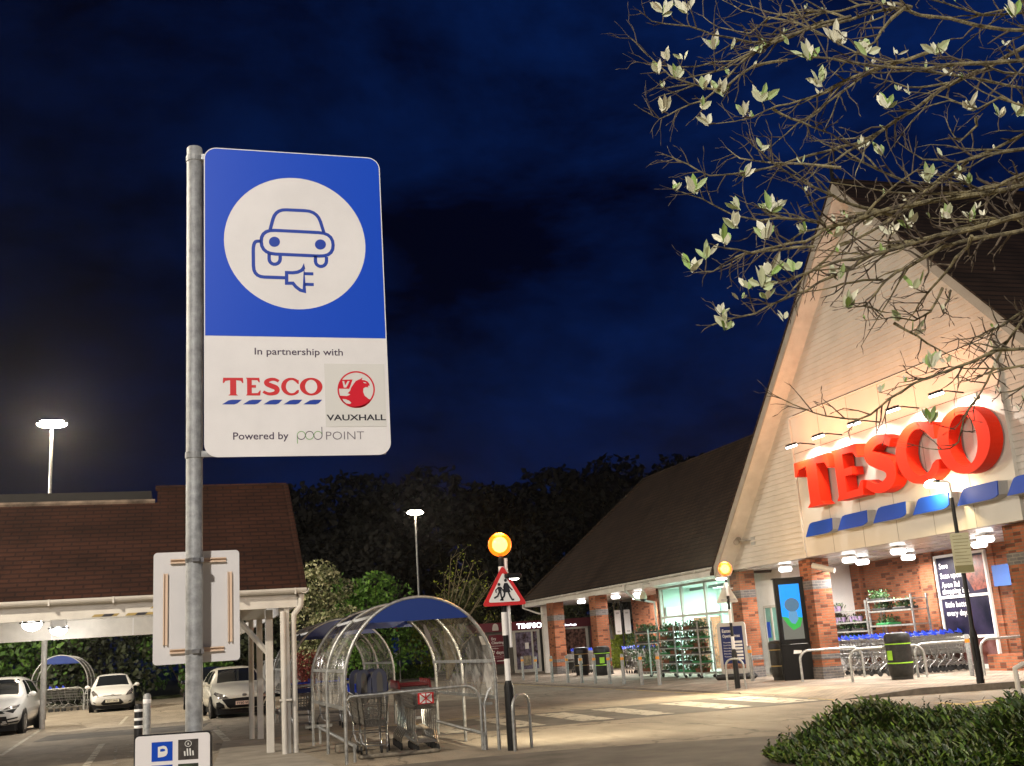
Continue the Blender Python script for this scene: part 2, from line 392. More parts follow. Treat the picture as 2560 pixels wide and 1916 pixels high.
# ================================================================== GROUND
def asphalt():
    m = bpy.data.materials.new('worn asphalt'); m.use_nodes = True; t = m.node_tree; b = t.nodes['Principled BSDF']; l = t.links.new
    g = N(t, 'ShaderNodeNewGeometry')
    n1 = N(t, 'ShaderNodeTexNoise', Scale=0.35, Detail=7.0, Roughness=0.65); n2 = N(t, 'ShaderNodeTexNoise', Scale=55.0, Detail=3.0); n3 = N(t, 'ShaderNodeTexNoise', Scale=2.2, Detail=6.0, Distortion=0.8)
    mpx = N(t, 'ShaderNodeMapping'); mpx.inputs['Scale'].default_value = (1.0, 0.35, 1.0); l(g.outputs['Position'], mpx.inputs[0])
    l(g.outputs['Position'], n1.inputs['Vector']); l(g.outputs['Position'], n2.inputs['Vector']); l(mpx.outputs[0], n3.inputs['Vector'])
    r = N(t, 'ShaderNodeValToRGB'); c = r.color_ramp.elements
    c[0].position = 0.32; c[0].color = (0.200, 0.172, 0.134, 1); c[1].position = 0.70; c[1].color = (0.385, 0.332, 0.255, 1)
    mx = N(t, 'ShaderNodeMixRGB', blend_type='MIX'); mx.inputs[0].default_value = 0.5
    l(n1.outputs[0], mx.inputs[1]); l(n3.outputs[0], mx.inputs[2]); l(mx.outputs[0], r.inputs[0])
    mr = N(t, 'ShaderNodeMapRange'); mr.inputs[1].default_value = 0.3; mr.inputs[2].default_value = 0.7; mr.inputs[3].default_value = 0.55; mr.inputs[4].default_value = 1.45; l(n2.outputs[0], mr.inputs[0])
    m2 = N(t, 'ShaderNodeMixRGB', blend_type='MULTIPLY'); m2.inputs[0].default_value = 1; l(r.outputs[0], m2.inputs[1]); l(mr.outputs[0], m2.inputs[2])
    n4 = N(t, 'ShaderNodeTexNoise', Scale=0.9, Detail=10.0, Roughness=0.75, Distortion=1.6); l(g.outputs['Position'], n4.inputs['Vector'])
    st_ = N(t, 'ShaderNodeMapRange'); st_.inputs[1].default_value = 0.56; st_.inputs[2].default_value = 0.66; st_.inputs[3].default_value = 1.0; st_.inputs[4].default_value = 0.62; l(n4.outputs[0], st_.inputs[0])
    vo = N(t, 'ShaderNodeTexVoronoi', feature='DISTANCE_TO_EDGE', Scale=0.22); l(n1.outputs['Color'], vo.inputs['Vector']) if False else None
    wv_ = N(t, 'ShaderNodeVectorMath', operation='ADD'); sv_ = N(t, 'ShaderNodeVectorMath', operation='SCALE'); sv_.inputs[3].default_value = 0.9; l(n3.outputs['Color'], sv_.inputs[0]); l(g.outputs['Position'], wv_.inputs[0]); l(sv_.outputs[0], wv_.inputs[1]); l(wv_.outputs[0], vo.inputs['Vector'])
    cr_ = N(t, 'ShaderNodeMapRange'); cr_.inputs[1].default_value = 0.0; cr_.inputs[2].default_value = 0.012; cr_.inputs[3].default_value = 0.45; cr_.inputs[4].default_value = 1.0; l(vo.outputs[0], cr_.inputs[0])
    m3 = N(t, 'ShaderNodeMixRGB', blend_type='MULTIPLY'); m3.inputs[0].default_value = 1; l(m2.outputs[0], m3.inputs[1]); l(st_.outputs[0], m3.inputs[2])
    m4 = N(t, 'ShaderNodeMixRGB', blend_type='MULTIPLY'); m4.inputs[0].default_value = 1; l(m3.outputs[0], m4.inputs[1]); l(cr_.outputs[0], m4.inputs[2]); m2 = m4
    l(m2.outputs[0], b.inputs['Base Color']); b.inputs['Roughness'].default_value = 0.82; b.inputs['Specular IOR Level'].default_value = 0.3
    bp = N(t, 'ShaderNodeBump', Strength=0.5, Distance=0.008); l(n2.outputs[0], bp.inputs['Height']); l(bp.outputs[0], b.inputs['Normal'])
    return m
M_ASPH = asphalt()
def paint_mat(name, col, worn):
    """thermoplastic road paint, worn through in patches"""
    m = bpy.data.materials.new(name); m.use_nodes = True; t = m.node_tree; b = t.nodes['Principled BSDF']; l = t.links.new
    g = N(t, 'ShaderNodeNewGeometry'); n = N(t, 'ShaderNodeTexNoise', Scale=3.2, Detail=9.0, Roughness=0.72); l(g.outputs['Position'], n.inputs['Vector'])
    r = N(t, 'ShaderNodeValToRGB'); r.color_ramp.elements[0].position = worn; r.color_ramp.elements[1].position = worn+0.09
    r.color_ramp.elements[0].color = (0, 0, 0, 1); r.color_ramp.elements[1].color = (1, 1, 1, 1); l(n.outputs[0], r.inputs[0])
    b.inputs['Base Color'].default_value = (*col, 1); b.inputs['Roughness'].default_value = 0.7; l(r.outputs[0], b.inputs['Alpha'])
    return m
M_PAINT = paint_mat('white road paint', (0.50, 0.46, 0.37), 0.385)
M_PAINTW = paint_mat('worn white road paint', (0.42, 0.39, 0.33), 0.475)
M_YELL = paint_mat('yellow road paint', (0.60, 0.42, 0.08), 0.40)

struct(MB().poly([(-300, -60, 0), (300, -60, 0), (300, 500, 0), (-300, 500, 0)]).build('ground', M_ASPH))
# pavement in front of the shop: dropped flush at the crossing, a kerb step on the near side
pv = MB()
pv.poly([(13.55, 21.2, 0.004), (15.1, 20.75, 0.12), (15.1, 26.0, 0.09), (13.75, 26.0, 0.012)])
pv.poly([(13.75, 26.0, 0.012), (15.1, 26.0, 0.09), (15.1, 62, 0.09), (13.2, 62, 0.03)])
pv.poly([(15.1, 20.75, 0.12), (20.0, 19.2, 0.12), (60, 10, 0.12), (60, 26.0, 0.09), (15.1, 26.0, 0.09)])
pv.poly([(15.1, 26.0, 0.09), (60, 26.0, 0.09), (60, 75, 0.09), (15.1, 75, 0.09)])
struct(pv.build('pavement', M_PAVE))
kb = MB()
kp = [(13.50, 21.16, 0.012), (15.06, 20.66, 0.135), (16.83, 20.15, 0.135), (20.0, 19.1, 0.135), (60, 9.9, 0.135)]
for a, b in zip(kp, kp[1:]):
    a = Vector(a); b = Vector(b); n = (b-a).cross(Vector((0,0,1))).normalized()*0.14; q = Vector((0, 0, 1))
    kb.add([a, b, b+n*-1+q*0.0, a-n, Vector((a.x,a.y,-.01)), Vector((b.x,b.y,-.01))], [(0,1,2,3), (4,5,1,0)])
struct(kb.build('kerb', M_KERB))
ke = MB()
ke.tube([(13.6, 26, -0.02), (13.1, 62, 0.01)], 0.06, 4)
struct(ke.build('kerb_edge', M_KERB))
# concrete island under the canopy posts
pd = MB(); pts = [(0.95, 24.6), (1.72, 24.75), (2.02, 21.4), (2.12, 19.4), (2.35, 15.5), (2.2, 9), (0.35, 9), (0.45, 17)]
pd.prism([(x, y, 0.035) for x, y in pts], (0, 0, -0.04)); struct(pd.build('concrete_pad', M_CONC))
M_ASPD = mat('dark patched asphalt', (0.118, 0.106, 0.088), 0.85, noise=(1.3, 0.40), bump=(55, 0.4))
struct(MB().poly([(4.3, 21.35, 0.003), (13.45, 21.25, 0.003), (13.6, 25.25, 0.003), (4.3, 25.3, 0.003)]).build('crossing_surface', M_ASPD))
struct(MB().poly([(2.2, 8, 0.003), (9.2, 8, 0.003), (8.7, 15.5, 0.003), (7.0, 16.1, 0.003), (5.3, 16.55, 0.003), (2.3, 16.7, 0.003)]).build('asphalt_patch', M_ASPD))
struct(MB().poly([(-3.4, 31.0, 0.003), (0.6, 30.6, 0.003), (0.9, 33.2, 0.003), (-3.3, 33.6, 0.003)]).build('asphalt_patch', M_ASPD))
# zebra crossing bands
for x0, x1 in ((3.6, 4.2), (5.0, 5.62), (6.42, 7.02), (7.8, 8.47), (9.2, 9.8), (10.88, 11.6), (12.3, 13.2)):
    struct(MB().poly([(x0, 21.7, 0.006), (x1, 21.62, 0.006), (x1+0.03, 24.92, 0.006), (x0-0.02, 24.95, 0.006)]).build('zebra_stripe', M_PAINT))
def mark(name, pts, wd, m, z=0.006):
    struct(MB().ribbon([(x, y, z) for x, y in pts], wd, (0, 0, 1)).build(name, m))
gp = lambda *q: [tuple(G(x, y))[:2] for x, y in q]
mark('bay_line', gp((2, 1890), (102, 1825)), 0.10, M_PAINT)
mark('bay_line', gp((40, 1882), (255, 1862)), 0.09, M_PAINTW)
mark('bay_line', gp((255, 1861), (214, 1918)), 0.13, M_PAINT)
mark('bay_line', gp((88, 1913), (232, 1885)), 0.09, M_PAINTW)
mark('bay_line', gp((300, 1812), (318, 1792)), 0.10, M_PAINT)
mark('bay_line', gp((540, 1826), (580, 1864)), 0.16, M_PAINT)
mark('bay_line', gp((526, 1829), (668, 1817)), 0.06, M_PAINTW)
mark('bay_line', gp((505, 1797), (516, 1802)), 0.14, M_PAINT)
for y0 in (1866, 1874, 1884, 1896, 1908):
    mark('bay_lettering', gp((288, y0), (336, y0-5)), 0.14, M_PAINTW)
mark('bay_lettering', gp((290, 1866), (286, 1912)), 0.06, M_PAINTW)
mark('yellow_line', [(1.9, 24.6), (7.6, 26.3)], 0.06, M_YELL)
mark('yellow_line', gp((2010, 1741), (2135, 1748)), 0.07, M_YELL)
mark('yellow_line', gp((2020, 1747), (2090, 1751)), 0.07, M_YELL)
mark('yellow_line', [(13.3, 25.4), (12.9, 62)], 0.07, M_YELL)
mark('lane_arrow', gp((2345, 1758), (2400, 1762), (2475, 1750)), 0.22, M_YELL)
mark('lane_arrow', gp((2440, 1763), (2530, 1752)), 0.25, M_YELL)
mark('give_way_line', gp((2300, 1765), (2560, 1783)), 0.10, M_PAINTW)
mark('give_way_line', gp((2170, 1752), (2230, 1758)), 0.12, M_PAINTW)
# verge far behind and planting bed near right
M_SOIL = mat('soil', (0.06, 0.045, 0.03), 0.95, noise=(6, 0.5))
struct(MB().prism([(6.9, 12.6, 0.03), (7.9, 13.2, 0.03), (12.5, 13.4, 0.03), (14, 12, 0.03), (14, 4, 0.03), (6.0, 4, 0.03), (6.3, 10.5, 0.03)], (0, 0, -0.04)).build('planting_bed', M_SOIL))
M_GRASSB = mat('verge turf', (0.035, 0.045, 0.016), 0.95, noise=(4, 0.5))
vg = MB().prism([(5.5, 64.0, 0.14), (13.5, 67.5, 0.14), (60, 72.5, 0.14), (90, 130, 0.14), (-60, 130, 0.14), (-45, 58, 0.14)], (0, 0, -0.16))
struct(vg.build('verge', M_GRASSB))

# ================================================================== SHOP BUILDING
shop = thing('shop_building', 'large brick supermarket with a tall white boarded gable and brown tiled roofs', 'supermarket', (19, 34, 0))
AY, AZ, SL = 23.2, 12.8, 1.02          # gable apex and slope
XO, XG = 16.45, 17.0                    # barge board face, boarded face
zr = lambda y: AZ-abs(y-AY)*SL
# weatherboards, lapped, clipped to the triangle, panel left clear
wb = MB(); z = 3.42; bh = 0.15
PY0, PY1, PZ1 = 19.0, 27.45, 7.36       # flat sign panel
while z < 12.3:
    z1 = min(z+bh, 12.45)
    def half(zz): return max(0.0, (AZ-0.30-zz)/SL)
    lo, hi = half(z), half(z1)
    for sg in (1, -1):
        if z < PZ1-0.01:
            e = (PY1 if sg > 0 else PY0)
            a0, a1 = e, AY+sg*lo; b1 = AY+sg*hi
            if (a1-a0)*sg <= 0.05: continue
            if (b1-a0)*sg < 0: b1 = a0
            wb.add([(XG-0.022, a0, z), (XG-0.022, a1, z), (XG, b1, z1), (XG, a0, z1), (XG, a0, z), (XG, a1, z)], [(0,1,2,3), (0,1,5,4)])
        elif sg > 0:
            wb.add([(XG-0.022, AY-lo, z), (XG-0.022, AY+lo, z), (XG, AY+hi, z1), (XG, AY-hi, z1), (XG, AY-lo, z), (XG, AY+lo, z)], [(0,1,2,3), (0,1,5,4)])
    z = z1
wb.build('gable_boarding', M_SIDING, shop)
pn = MB(); pn.box((XG-0.10, PY0, 3.42), (XG+0.1, PY1, PZ1))
pn.build('sign_panel', mat('flat white cladding', (0.56, 0.54, 0.50), 0.42, noise=(1.2, 0.05)), shop)
sm = MB()
for y in [PY0+1.41*i for i in range(1, 6)]: sm.box((XG-0.103, y-0.006, 3.42), (XG-0.0995, y+0.006, PZ1))
sm.box((XG-0.104, PY0, 6.33), (XG-0.0995, PY1, 6.345))
sm.build('panel_joint', mat('dark joint', (0.16, 0.14, 0.12), 0.8), shop)  # darker lines at the cladding joints
MB().box((XG-0.13, PY0-0.05, PZ1), (XG+0.05, PY1+0.05, PZ1+0.05)).build('panel_cap', M_TRIM, shop)
MB().box((XG-0.14, PY1, 3.42), (XG+0.02, PY1+0.07, PZ1)).build('panel_edge', M_TRIM, shop)
# barge boards and rake soffits
for sg in (1, -1):
    e = 9.05
    b = MB(); P = lambda x, d, k: (x, AY+sg*d, AZ-d*SL-k)
    b.prism([P(XO-0.03, 0, 0), P(XO-0.03, e, 0), P(XO-0.03, e, 0.32), P(XO-0.03, 0, 0.32)], (0.03, 0, 0)); b.build('barge_board', mat('barge paint', (0.33, 0.30, 0.26), 0.6, noise=(3, 0.12)), shop)
    s = MB(); s.prism([P(XO, 0, 0.27), P(XO, e, 0.27), P(XO, e, 0.31), P(XO, 0, 0.31)], (XG-XO-0.003, 0, 0)); s.build('rake_soffit', M_TRIM, shop)
    r_ = MB(); r_.prism([P(XO-0.06, -0.0, -0.06), P(XO-0.06, e+0.25, -0.06), P(XO-0.06, e+0.25, 0.0), P(XO-0.06, 0.0, 0.0)], (26, 0, 0)); r_.build('gable_roof', M_ROOFG, shop)
MB().tube([(XO+0.0, AY, AZ), (XO+0.0, AY, AZ+0.35), (XO, AY, AZ+0.75)], [0.06, 0.045, 0.008], 8).build('finial', M_BLACK, shop)
MB().tube([(XO-0.02, AY, AZ+0.04), (XO+26, AY, AZ+0.04)], 0.09, 8).build('ridge_tile', M_ROOFG, shop)
# long main roof with a hipped far end
EX, EZ, RXX, RZ, YE = 17.15, 3.70, 22.36, 9.13, 55.6
mrf = MB()
yr = YE-(RXX-EX)
# where the main slope meets the gable roof slope
yv0 = AY+(AZ-EZ)/SL; yv1 = AY+(AZ-RZ)/SL
mrf.poly([(EX, YE, EZ), (RXX, yr, RZ), (RXX, yv1-0.3, RZ), (EX, yv0-0.3, EZ)])
mrf.poly([(EX, YE, EZ), (RXX, yr, RZ), (2*RXX-EX, YE, EZ)])
mrf.poly([(2*RXX-EX, YE, EZ), (RXX, yr, RZ), (RXX, yv1-0.3, RZ), (2*RXX-EX, yv0-0.3, EZ)])
mrf.build('main_roof', M_ROOFG, shop)
MB().tube([(EX, YE, EZ+0.02), (RXX, yr, RZ+0.03), (RXX, yv1, RZ+0.03)], 0.08, 6).build('hip_tile', M_ROOFG, shop)
fs = MB(); fs.box((17.22, 31.8, 3.38), (17.26, 55.45, 3.64)); fs.box((17.26, 55.41, 3.38), (28, 55.45, 3.64)); fs.build('fascia_board', M_TRIM, shop)
gt = MB()
def gutter(mb, p0, p1, out, r=0.075):
    p0 = Vector(p0); p1 = Vector(p1); out = Vector(out); n = 8; vs = []; fs_ = []
    for p in (p0, p1):
        for k in range(n+1):
            a = PI*k/n; vs.append(p+out*(r*(1-math.cos(a)))+Vector((0, 0, -r*math.sin(a))))
        for k in range(n, -1, -1):
            a = PI*k/n; vs.append(p+out*(r-0.88*r*math.cos(a))+Vector((0, 0, -0.86*r*math.sin(a)+0.002)))
    m = 2*(n+1)
    for k in range(m): fs_.append((k, (k+1) % m, m+(k+1) % m, m+k))
    fs_.append(tuple(range(m))); fs_.append(tuple(range(2*m-1, m-1, -1))); mb.add(vs, fs_)
gutter(gt, (17.22, 31.9, 3.66), (17.22, 55.6, 3.66), (-1, 0, 0)); gutter(gt, (17.1, 55.45, 3.66), (28, 55.45, 3.66), (0, 1, 0))
for y in range(33, 56, 1): gt.box((17.06, y-0.012, 3.57), (17.225, y+0.012, 3.668))
gt.build('gutter', mat('white gutter', (0.60, 0.58, 0.54), 0.35, noise=(3, 0.08)), shop)
dp = MB(); dp.tube([(17.13, 55.35, 3.6), (17.13, 55.35, 3.35), (17.55, 54.1, 3.0), (17.7, 53.6, 2.95)], 0.045, 8); dp.build('downpipe', M_TRIM, shop)
dp = MB(); dp.tube([(17.13, 41.6, 3.6), (17.13, 41.6, 3.38), (17.6, 41.6, 3.02), (18.4, 41.6, 2.85), (18.42, 41.6, 0.1)], 0.05, 8); dp.build('downpipe', M_TRIM, shop)
M_SOF = mat('white soffit', (0.68, 0.66, 0.62), 0.28, noise=(1.5, 0.04))
so = MB(); so.box((17.26, 31.6, 3.40), (21.6, 55.4, 3.44)); so.box((17.1, 14.2, 3.42), (21.6, 31.6, 3.46))
so.build('soffit', M_SOF, shop)
sj = MB()
for x in (17.9, 18.7, 19.5, 20.3): sj.box((x-0.008, 14.3, 3.396), (x+0.008, 55.3, 3.4))
sj.build('soffit_joint', mat('soffit groove', (0.3, 0.28, 0.26), 0.7), shop)
MB().box((17.62, 53.75, 0.09), (17.86, 53.99, 3.40)).build('corner_post', M_TRIM, shop)
# brick piers
def pier(x0, y0, x1, y1, z1=3.40, white=False):
    MB().box((x0, y0, 0.0), (x1, y1, z1)).build('pillar', M_BRICK, shop)
    for a_, b_, e in ((0.0, 0.42, 0.02), (0.62, 0.76, 0.005), (2.55, 2.80, 0.005)): MB().box((x0-e, y0-e, a_), (x1+e, y1+e, b_)).build('pillar_band', M_BRICKB, shop)
pier(17.2, 50.75, 17.72, 51.75); pier(17.2, 45.1, 17.75, 45.85); pier(17.2, 32.1, 17.75, 32.75); pier(17.2, 27.85, 17.8, 28.45)
pier(17.2, 19.15, 18.1, 20.0)
# walls behind
wl = MB(); wl.box((21.2, 41.7, 0), (21.6, 50.7, 3.40)); wl.box((21.3, 25.3, 0), (21.6, 32.0, 3.42)); wl.box((18.55, 41.5, 0), (18.75, 41.7, 3.4)); wl.box((18.75, 41.75, 0), (21.2, 41.95, 3.4))
wl.box((21.05, 46.9, 0), (21.2, 47.6, 3.4)); wl.box((18.1, 18.0, 0), (30, 19.1, 3.42)); wl.box((21.35, 19.1, 0), (21.6, 25.3, 3.42)); wl.box((21.6, 47.0, 0), (60, 50.68, 3.40))
wl.box((21.15, 31.4, 0), (21.3, 32.0, 3.42)); wl.box((21.18, 27.75, 0), (21.3, 28.4, 3.42))
wl.build('brick_wall', M_BRICK, shop)
# glazed lobby
fr = MB(); GX = 18.6
for y in (41.45, 39.45, 37.4, 35.4, 33.7): fr.box((GX-0.04, y-0.06, 0.09), (GX+0.06, y+0.06, 3.4))
for zz in (0.09, 2.18, 3.32): fr.box((GX-0.035, 33.7, zz), (GX+0.055, 41.45, zz+0.08))
fr.build('lobby_frame', M_TRIM, shop)
lw = MB(); lw.box((GX, 31.9, 2.25), (GX+0.1, 33.7, 3.42)); lw.box((GX, 33.25, 0.09), (GX+0.1, 33.7, 2.25)); lw.box((GX, 31.9, 0.09), (GX+0.1, 32.2, 2.25)); lw.box((GX+0.1, 31.9, 0.09), (21.3, 32.0, 3.42))
lw.build('lobby_wall', M_WHITE, shop)
MB().box((GX+0.005, 33.7, 0.1), (GX+0.015, 41.45, 3.38)).build('lobby_window', M_GLASS, shop)
# inside of the lobby: pale green lit room
M_IN = mat('pale shop interior', (0.62, 0.80, 0.72), 0.7, noise=(0.8, 0.06))
rm = MB(); rm.box((24.6, 32.4, 0), (24.7, 41.6, 3.4)); rm.box((18.7, 32.2, 3.34), (24.6, 41.5, 3.38)); rm.box((18.7, 32.05, 0.0), (24.6, 32.2, 3.3)); rm.box((18.75, 41.6, 0), (21.2, 41.74, 3.34)); rm.box((21.2, 41.3, 0), (24.6, 41.6, 3.34))
rm.build('lobby_room', M_IN, shop)
MB().box((18.7, 32.2, 0.08), (24.6, 41.4, 0.1)).build('lobby_floor', mat('pale floor', (0.45, 0.47, 0.44), 0.35), shop)
lbx = MB(); lbx.box((18.8, 41.40, 2.28), (21.15, 41.58, 2.62)); lbx.box((21.2, 41.0, 2.28), (24.5, 41.28, 2.62)); lbx.build('lobby_bulkhead', M_WHITE, shop)
ibk = MB(); ibk.box((20.05, 41.45, 0.1), (21.18, 41.58, 2.15)); ibk.build('inner_brick', M_BRICK, shop)
tub = MB()
for x in (19.02, 19.28, 19.86): tub.box((x, 41.40, 0.5), (x+0.07, 41.44, 2.1))
tub.box((19.6, 33.6, 3.26), (19.9, 36.6, 3.32)); tub.box((21.5, 34.2, 3.26), (21.8, 37.2, 3.32)); tub.box((20.6, 38.3, 3.26), (20.9, 40.8, 3.32))
tub.build('lobby_light', mat('lit lobby tube', (1, 1, 1), emit=(0.78, 1.0, 0.93), es=14), shop)
dk = MB()
for y in (34.2, 36.4, 38.6, 40.4): dk.box((20.0, y, 3.22), (20.12, y+1.3, 3.33))
dk.build('lobby_grille', mat('grey grille', (0.08, 0.09, 0.09), 0.6), shop)
for y in (35.0, 39.0): lamp('lobby_lamp', 'AREA', (21.2, y, 3.2), 620, (0.72, 1.0, 0.90), parent=shop, aim=(21.2, y, 0), shape=(2.5, 1.0))
# automatic doors in the lobby front and a side door
drr = MB(); drr.box((GX-0.03, 32.2, 0.1), (GX+0.03, 32.27, 2.22)); drr.box((GX-0.03, 32.72, 0.1), (GX+0.03, 32.8, 2.22)); drr.box((GX-0.03, 33.17, 0.1), (GX+0.03, 33.25, 2.22)); drr.box((GX-0.03, 32.2, 2.2), (GX+0.03, 33.25, 2.28)); drr.box((GX-0.03, 32.2, 0.1), (GX+0.03, 33.25, 0.3))
dfr = drr.build('automatic_door', M_TRIM, shop)
MB().box((GX, 32.27, 0.3), (GX+0.01, 33.17, 2.2)).build('door_glass', mat('turquoise door glass', (0.22, 0.46, 0.42), 0.08, noise=(1.2, 0.25)), dfr)
st = MB(); st.box((GX-0.012, 32.95, 1.25), (GX-0.002, 33.15, 1.75)); st.box((GX-0.012, 32.95, 0.55), (GX-0.002, 33.12, 1.1)); st.build('door_sticker', M_BLUE, dfr)
sd = MB(); sd.box((21.18, 32.35, 0.1), (21.28, 33.45, 2.5)); sd_ = sd.build('side_door', M_WHITE, shop)
MB().box((21.15, 32.55, 1.5), (21.178, 33.2, 2.3)).build('door_glass', mat('green door glass', (0.20, 0.30, 0.25), 0.08, noise=(1.5, 0.3)), sd_)
MB().box((21.26, 32.0, 0.0), (21.6, 34.0, 3.42)).build('side_wall', M_WHITE, shop)
# poster window in the recess
wx = 21.28
wf = MB(); y0, y1 = 25.55, 27.72
for a in (y0, y1-0.07): wf.box((wx-0.06, a, 0.1), (wx+0.02, a+0.07, 3.28))
for zz in (0.75+0.18, 2.1-0.05, 3.21): wf.box((wx-0.055, y0+0.07, zz), (wx+0.015, y1-0.07, zz+0.075))
wf.box((wx-0.055, y0+0.07, 0.1), (wx+0.015, y1-0.07, 0.22))
pwf = wf.build('poster_window', mat('white window frame', (0.80, 0.79, 0.76), 0.4), shop)
pp = MB(); pp.box((wx-0.02, y0+0.07, 0.9), (wx, y1-0.07, 3.21)); pp.build('poster', mat('poster navy print', (0.010, 0.012, 0.036), 0.35, spec=0.2, noise=(1.5, 0.6, (0.018, 0.014, 0.034))), pwf)
pp = MB(); pp.box((wx-0.02, y0+0.07, 0.2), (wx, y1-0.07, 0.9)); pp.poly([(wx-0.024, 26.4, 0.25), (wx-0.024, 25.7, 0.25), (wx-0.024, 25.7, 0.86), (wx-0.024, 26.1, 0.93), (wx-0.024, 26.4, 0.80)]); pp.build('poster_lower', mat('poster orange print', (0.32, 0.06, 0.02), 0.3, noise=(2.5, 0.8, (0.10, 0.05, 0.05))), pwf)
pp = MB()   # big figure on the poster: shoulder in red check, head
pp.poly([(wx-0.023, y, z) for y, z in ((26.6, 3.15), (25.66, 3.15), (25.66, 2.25), (26.2, 2.2), (26.45, 2.6))]); pp.build('poster_picture', mat('poster red print', (0.22, 0.05, 0.03), 0.35, noise=(7, 0.7)), pwf)
nv = Vector((0, -1, 0))
for s_, y_, zz in (('Save', 27.55, 2.90), ('Scan upon', 27.55, 2.62), ('Avon Rd', 27.55, 2.36), ('shopping is a', 27.55, 2.18), ('little better', 27.5, 1.80), ('every day.', 27.5, 1.56)):
    tx = MB(); put_text(tx, s_, (wx-0.026, y_, zz), nv, (0, 0, 1), 0.155, off=0.012); tx.build('poster_lettering', M_WHITEINK, pwf)
MB().box((20.9, 24.3, 2.25), (21.3, 24.95, 2.8)).build('wall_banner', mat('blue banner', (0.03, 0.10, 0.36), 0.5), shop)
pl = MB(); pl.box((18.9, 20.2, 0.1), (21.3, 20.35, 3.4)); pl.box((20.6, 20.35, 0.09), (21.3, 25.3, 0.5)); pl.build('recess_wall', M_BRICK, shop)

# ------------------------------------------------------------------ shop sign: five red letters and six blue bars
sign = thing('shop_sign', 'row of big red serif letters over blue bars on the white gable', 'sign', (16.8, 23, 4))
lt = [('T', 26.92, 25.18, 4.68, 5.98), ('E', 25.02, 23.80, 4.66, 5.98), ('S', 23.72, 22.42, 4.60, 6.02), ('C', 22.34, 20.84, 4.58, 6.03), ('O', 20.80, 19.08, 4.56, 6.04)]
for ch, ya, yb, za, zb in lt:
    out, hole = SLAB[ch]; xs = [p[0] for p in out]; zs = [p[1] for p in out]
    cv = lambda p: (16.50, ya+(p[0]-min(xs))/(max(xs)-min(xs))*(yb-ya), za+(p[1]-min(zs))/(max(zs)-min(zs))*(zb-za))
    o = MB().prism([cv(p) for p in out], (0.34, 0, 0), holes=[[cv(p) for p in hole]] if hole else ()).build('letter', M_LETTER, sign)
    o['label'] = 'red letter '+ch
    bk = MB()
    for fy in (0.35, 0.65):
        y = ya+(yb-ya)*fy; zz = za+(zb-za)*(0.07 if ch in 'TESC' and fy < 0.5 else 0.93); bk.tube([(16.8, y, zz), (16.93, y, zz)], 0.02, 6)
    bk.build('stand_off', M_STEEL, o)
yy = 26.95
for i in range(7):
    ya, yb = yy, yy-1.36; yy -= 1.585
    cv = lambda a, b: (16.62, ya+(yb-ya)*a, 3.93+b*0.36)
    pts = [cv(0, 0), cv(.74, 0)]+[cv(.74+.26*math.sin(R(t))*0.95, .30*(1-math.cos(R(t)))+.0) for t in (20, 45, 70)]+[cv(1.0, 1.0), cv(.30, 1.0)]+[cv(.26-.10*k, 1-.12*k*k*2) for k in (.5, .9)]
    bb_ = MB().prism(pts, (0.03, 0, 0)).build('blue_bar', M_STRIPE, sign); MB().prism([(q_[0]+.0305, q_[1], q_[2]) for q_ in pts], (0.245, 0, 0)).build('bar_return', mat('grey return', (.34,.34,.34), .5, noise=(3,.1)), bb_)
# ------------------------------------------------------------------ floodlights over the letters
for i, y in enumerate((26.35, 25.0, 23.35, 21.75, 20.15)):
    t = thing('floodlight', ('floodlight above the red letter T', 'floodlight above the red letter E', 'floodlight above the red letter S', 'floodlight above the red letter C', 'floodlight above the red letter O')[i], 'floodlight', (16.9, y, 6.4), 0, 'floodlights over the red letters')
    MB().tube([(16.9, y, 6.42), (16.45, y, 6.46), (16.22, y+0.02, 6.42)], 0.018, 6).build('bracket_arm', M_BLACK, t)
    b = MB().cbox((0, 0, 0), (0.20, 0.30, 0.06), 0, 0.015).xf(Matrix.Translation((16.16, y, 6.42)) @ Matrix.Rotation(R(-14), 4, 'Y')); b.build('lamp_head', M_BLACK, t)
    b = MB().cbox((0, 0, 0), (0.19, 0.29, 0.05)).xf(Matrix.Translation((16.17, y, 6.365)) @ Matrix.Rotation(R(-14), 4, 'Y')); b.build('lamp_glass', M_LED, t)
    lamp('flood_beam', 'SPOT', (16.24, y, 6.32), 210, (1.0, 0.92, 0.80), 0.06, t, aim=(16.78, y-0.05, 5.5), spot=R(128), blend=0.7)
    lamp('flood_spill', 'POINT', (15.95, y, 6.85), 55, (1.0, 0.40, 0.15), 0.05, t)
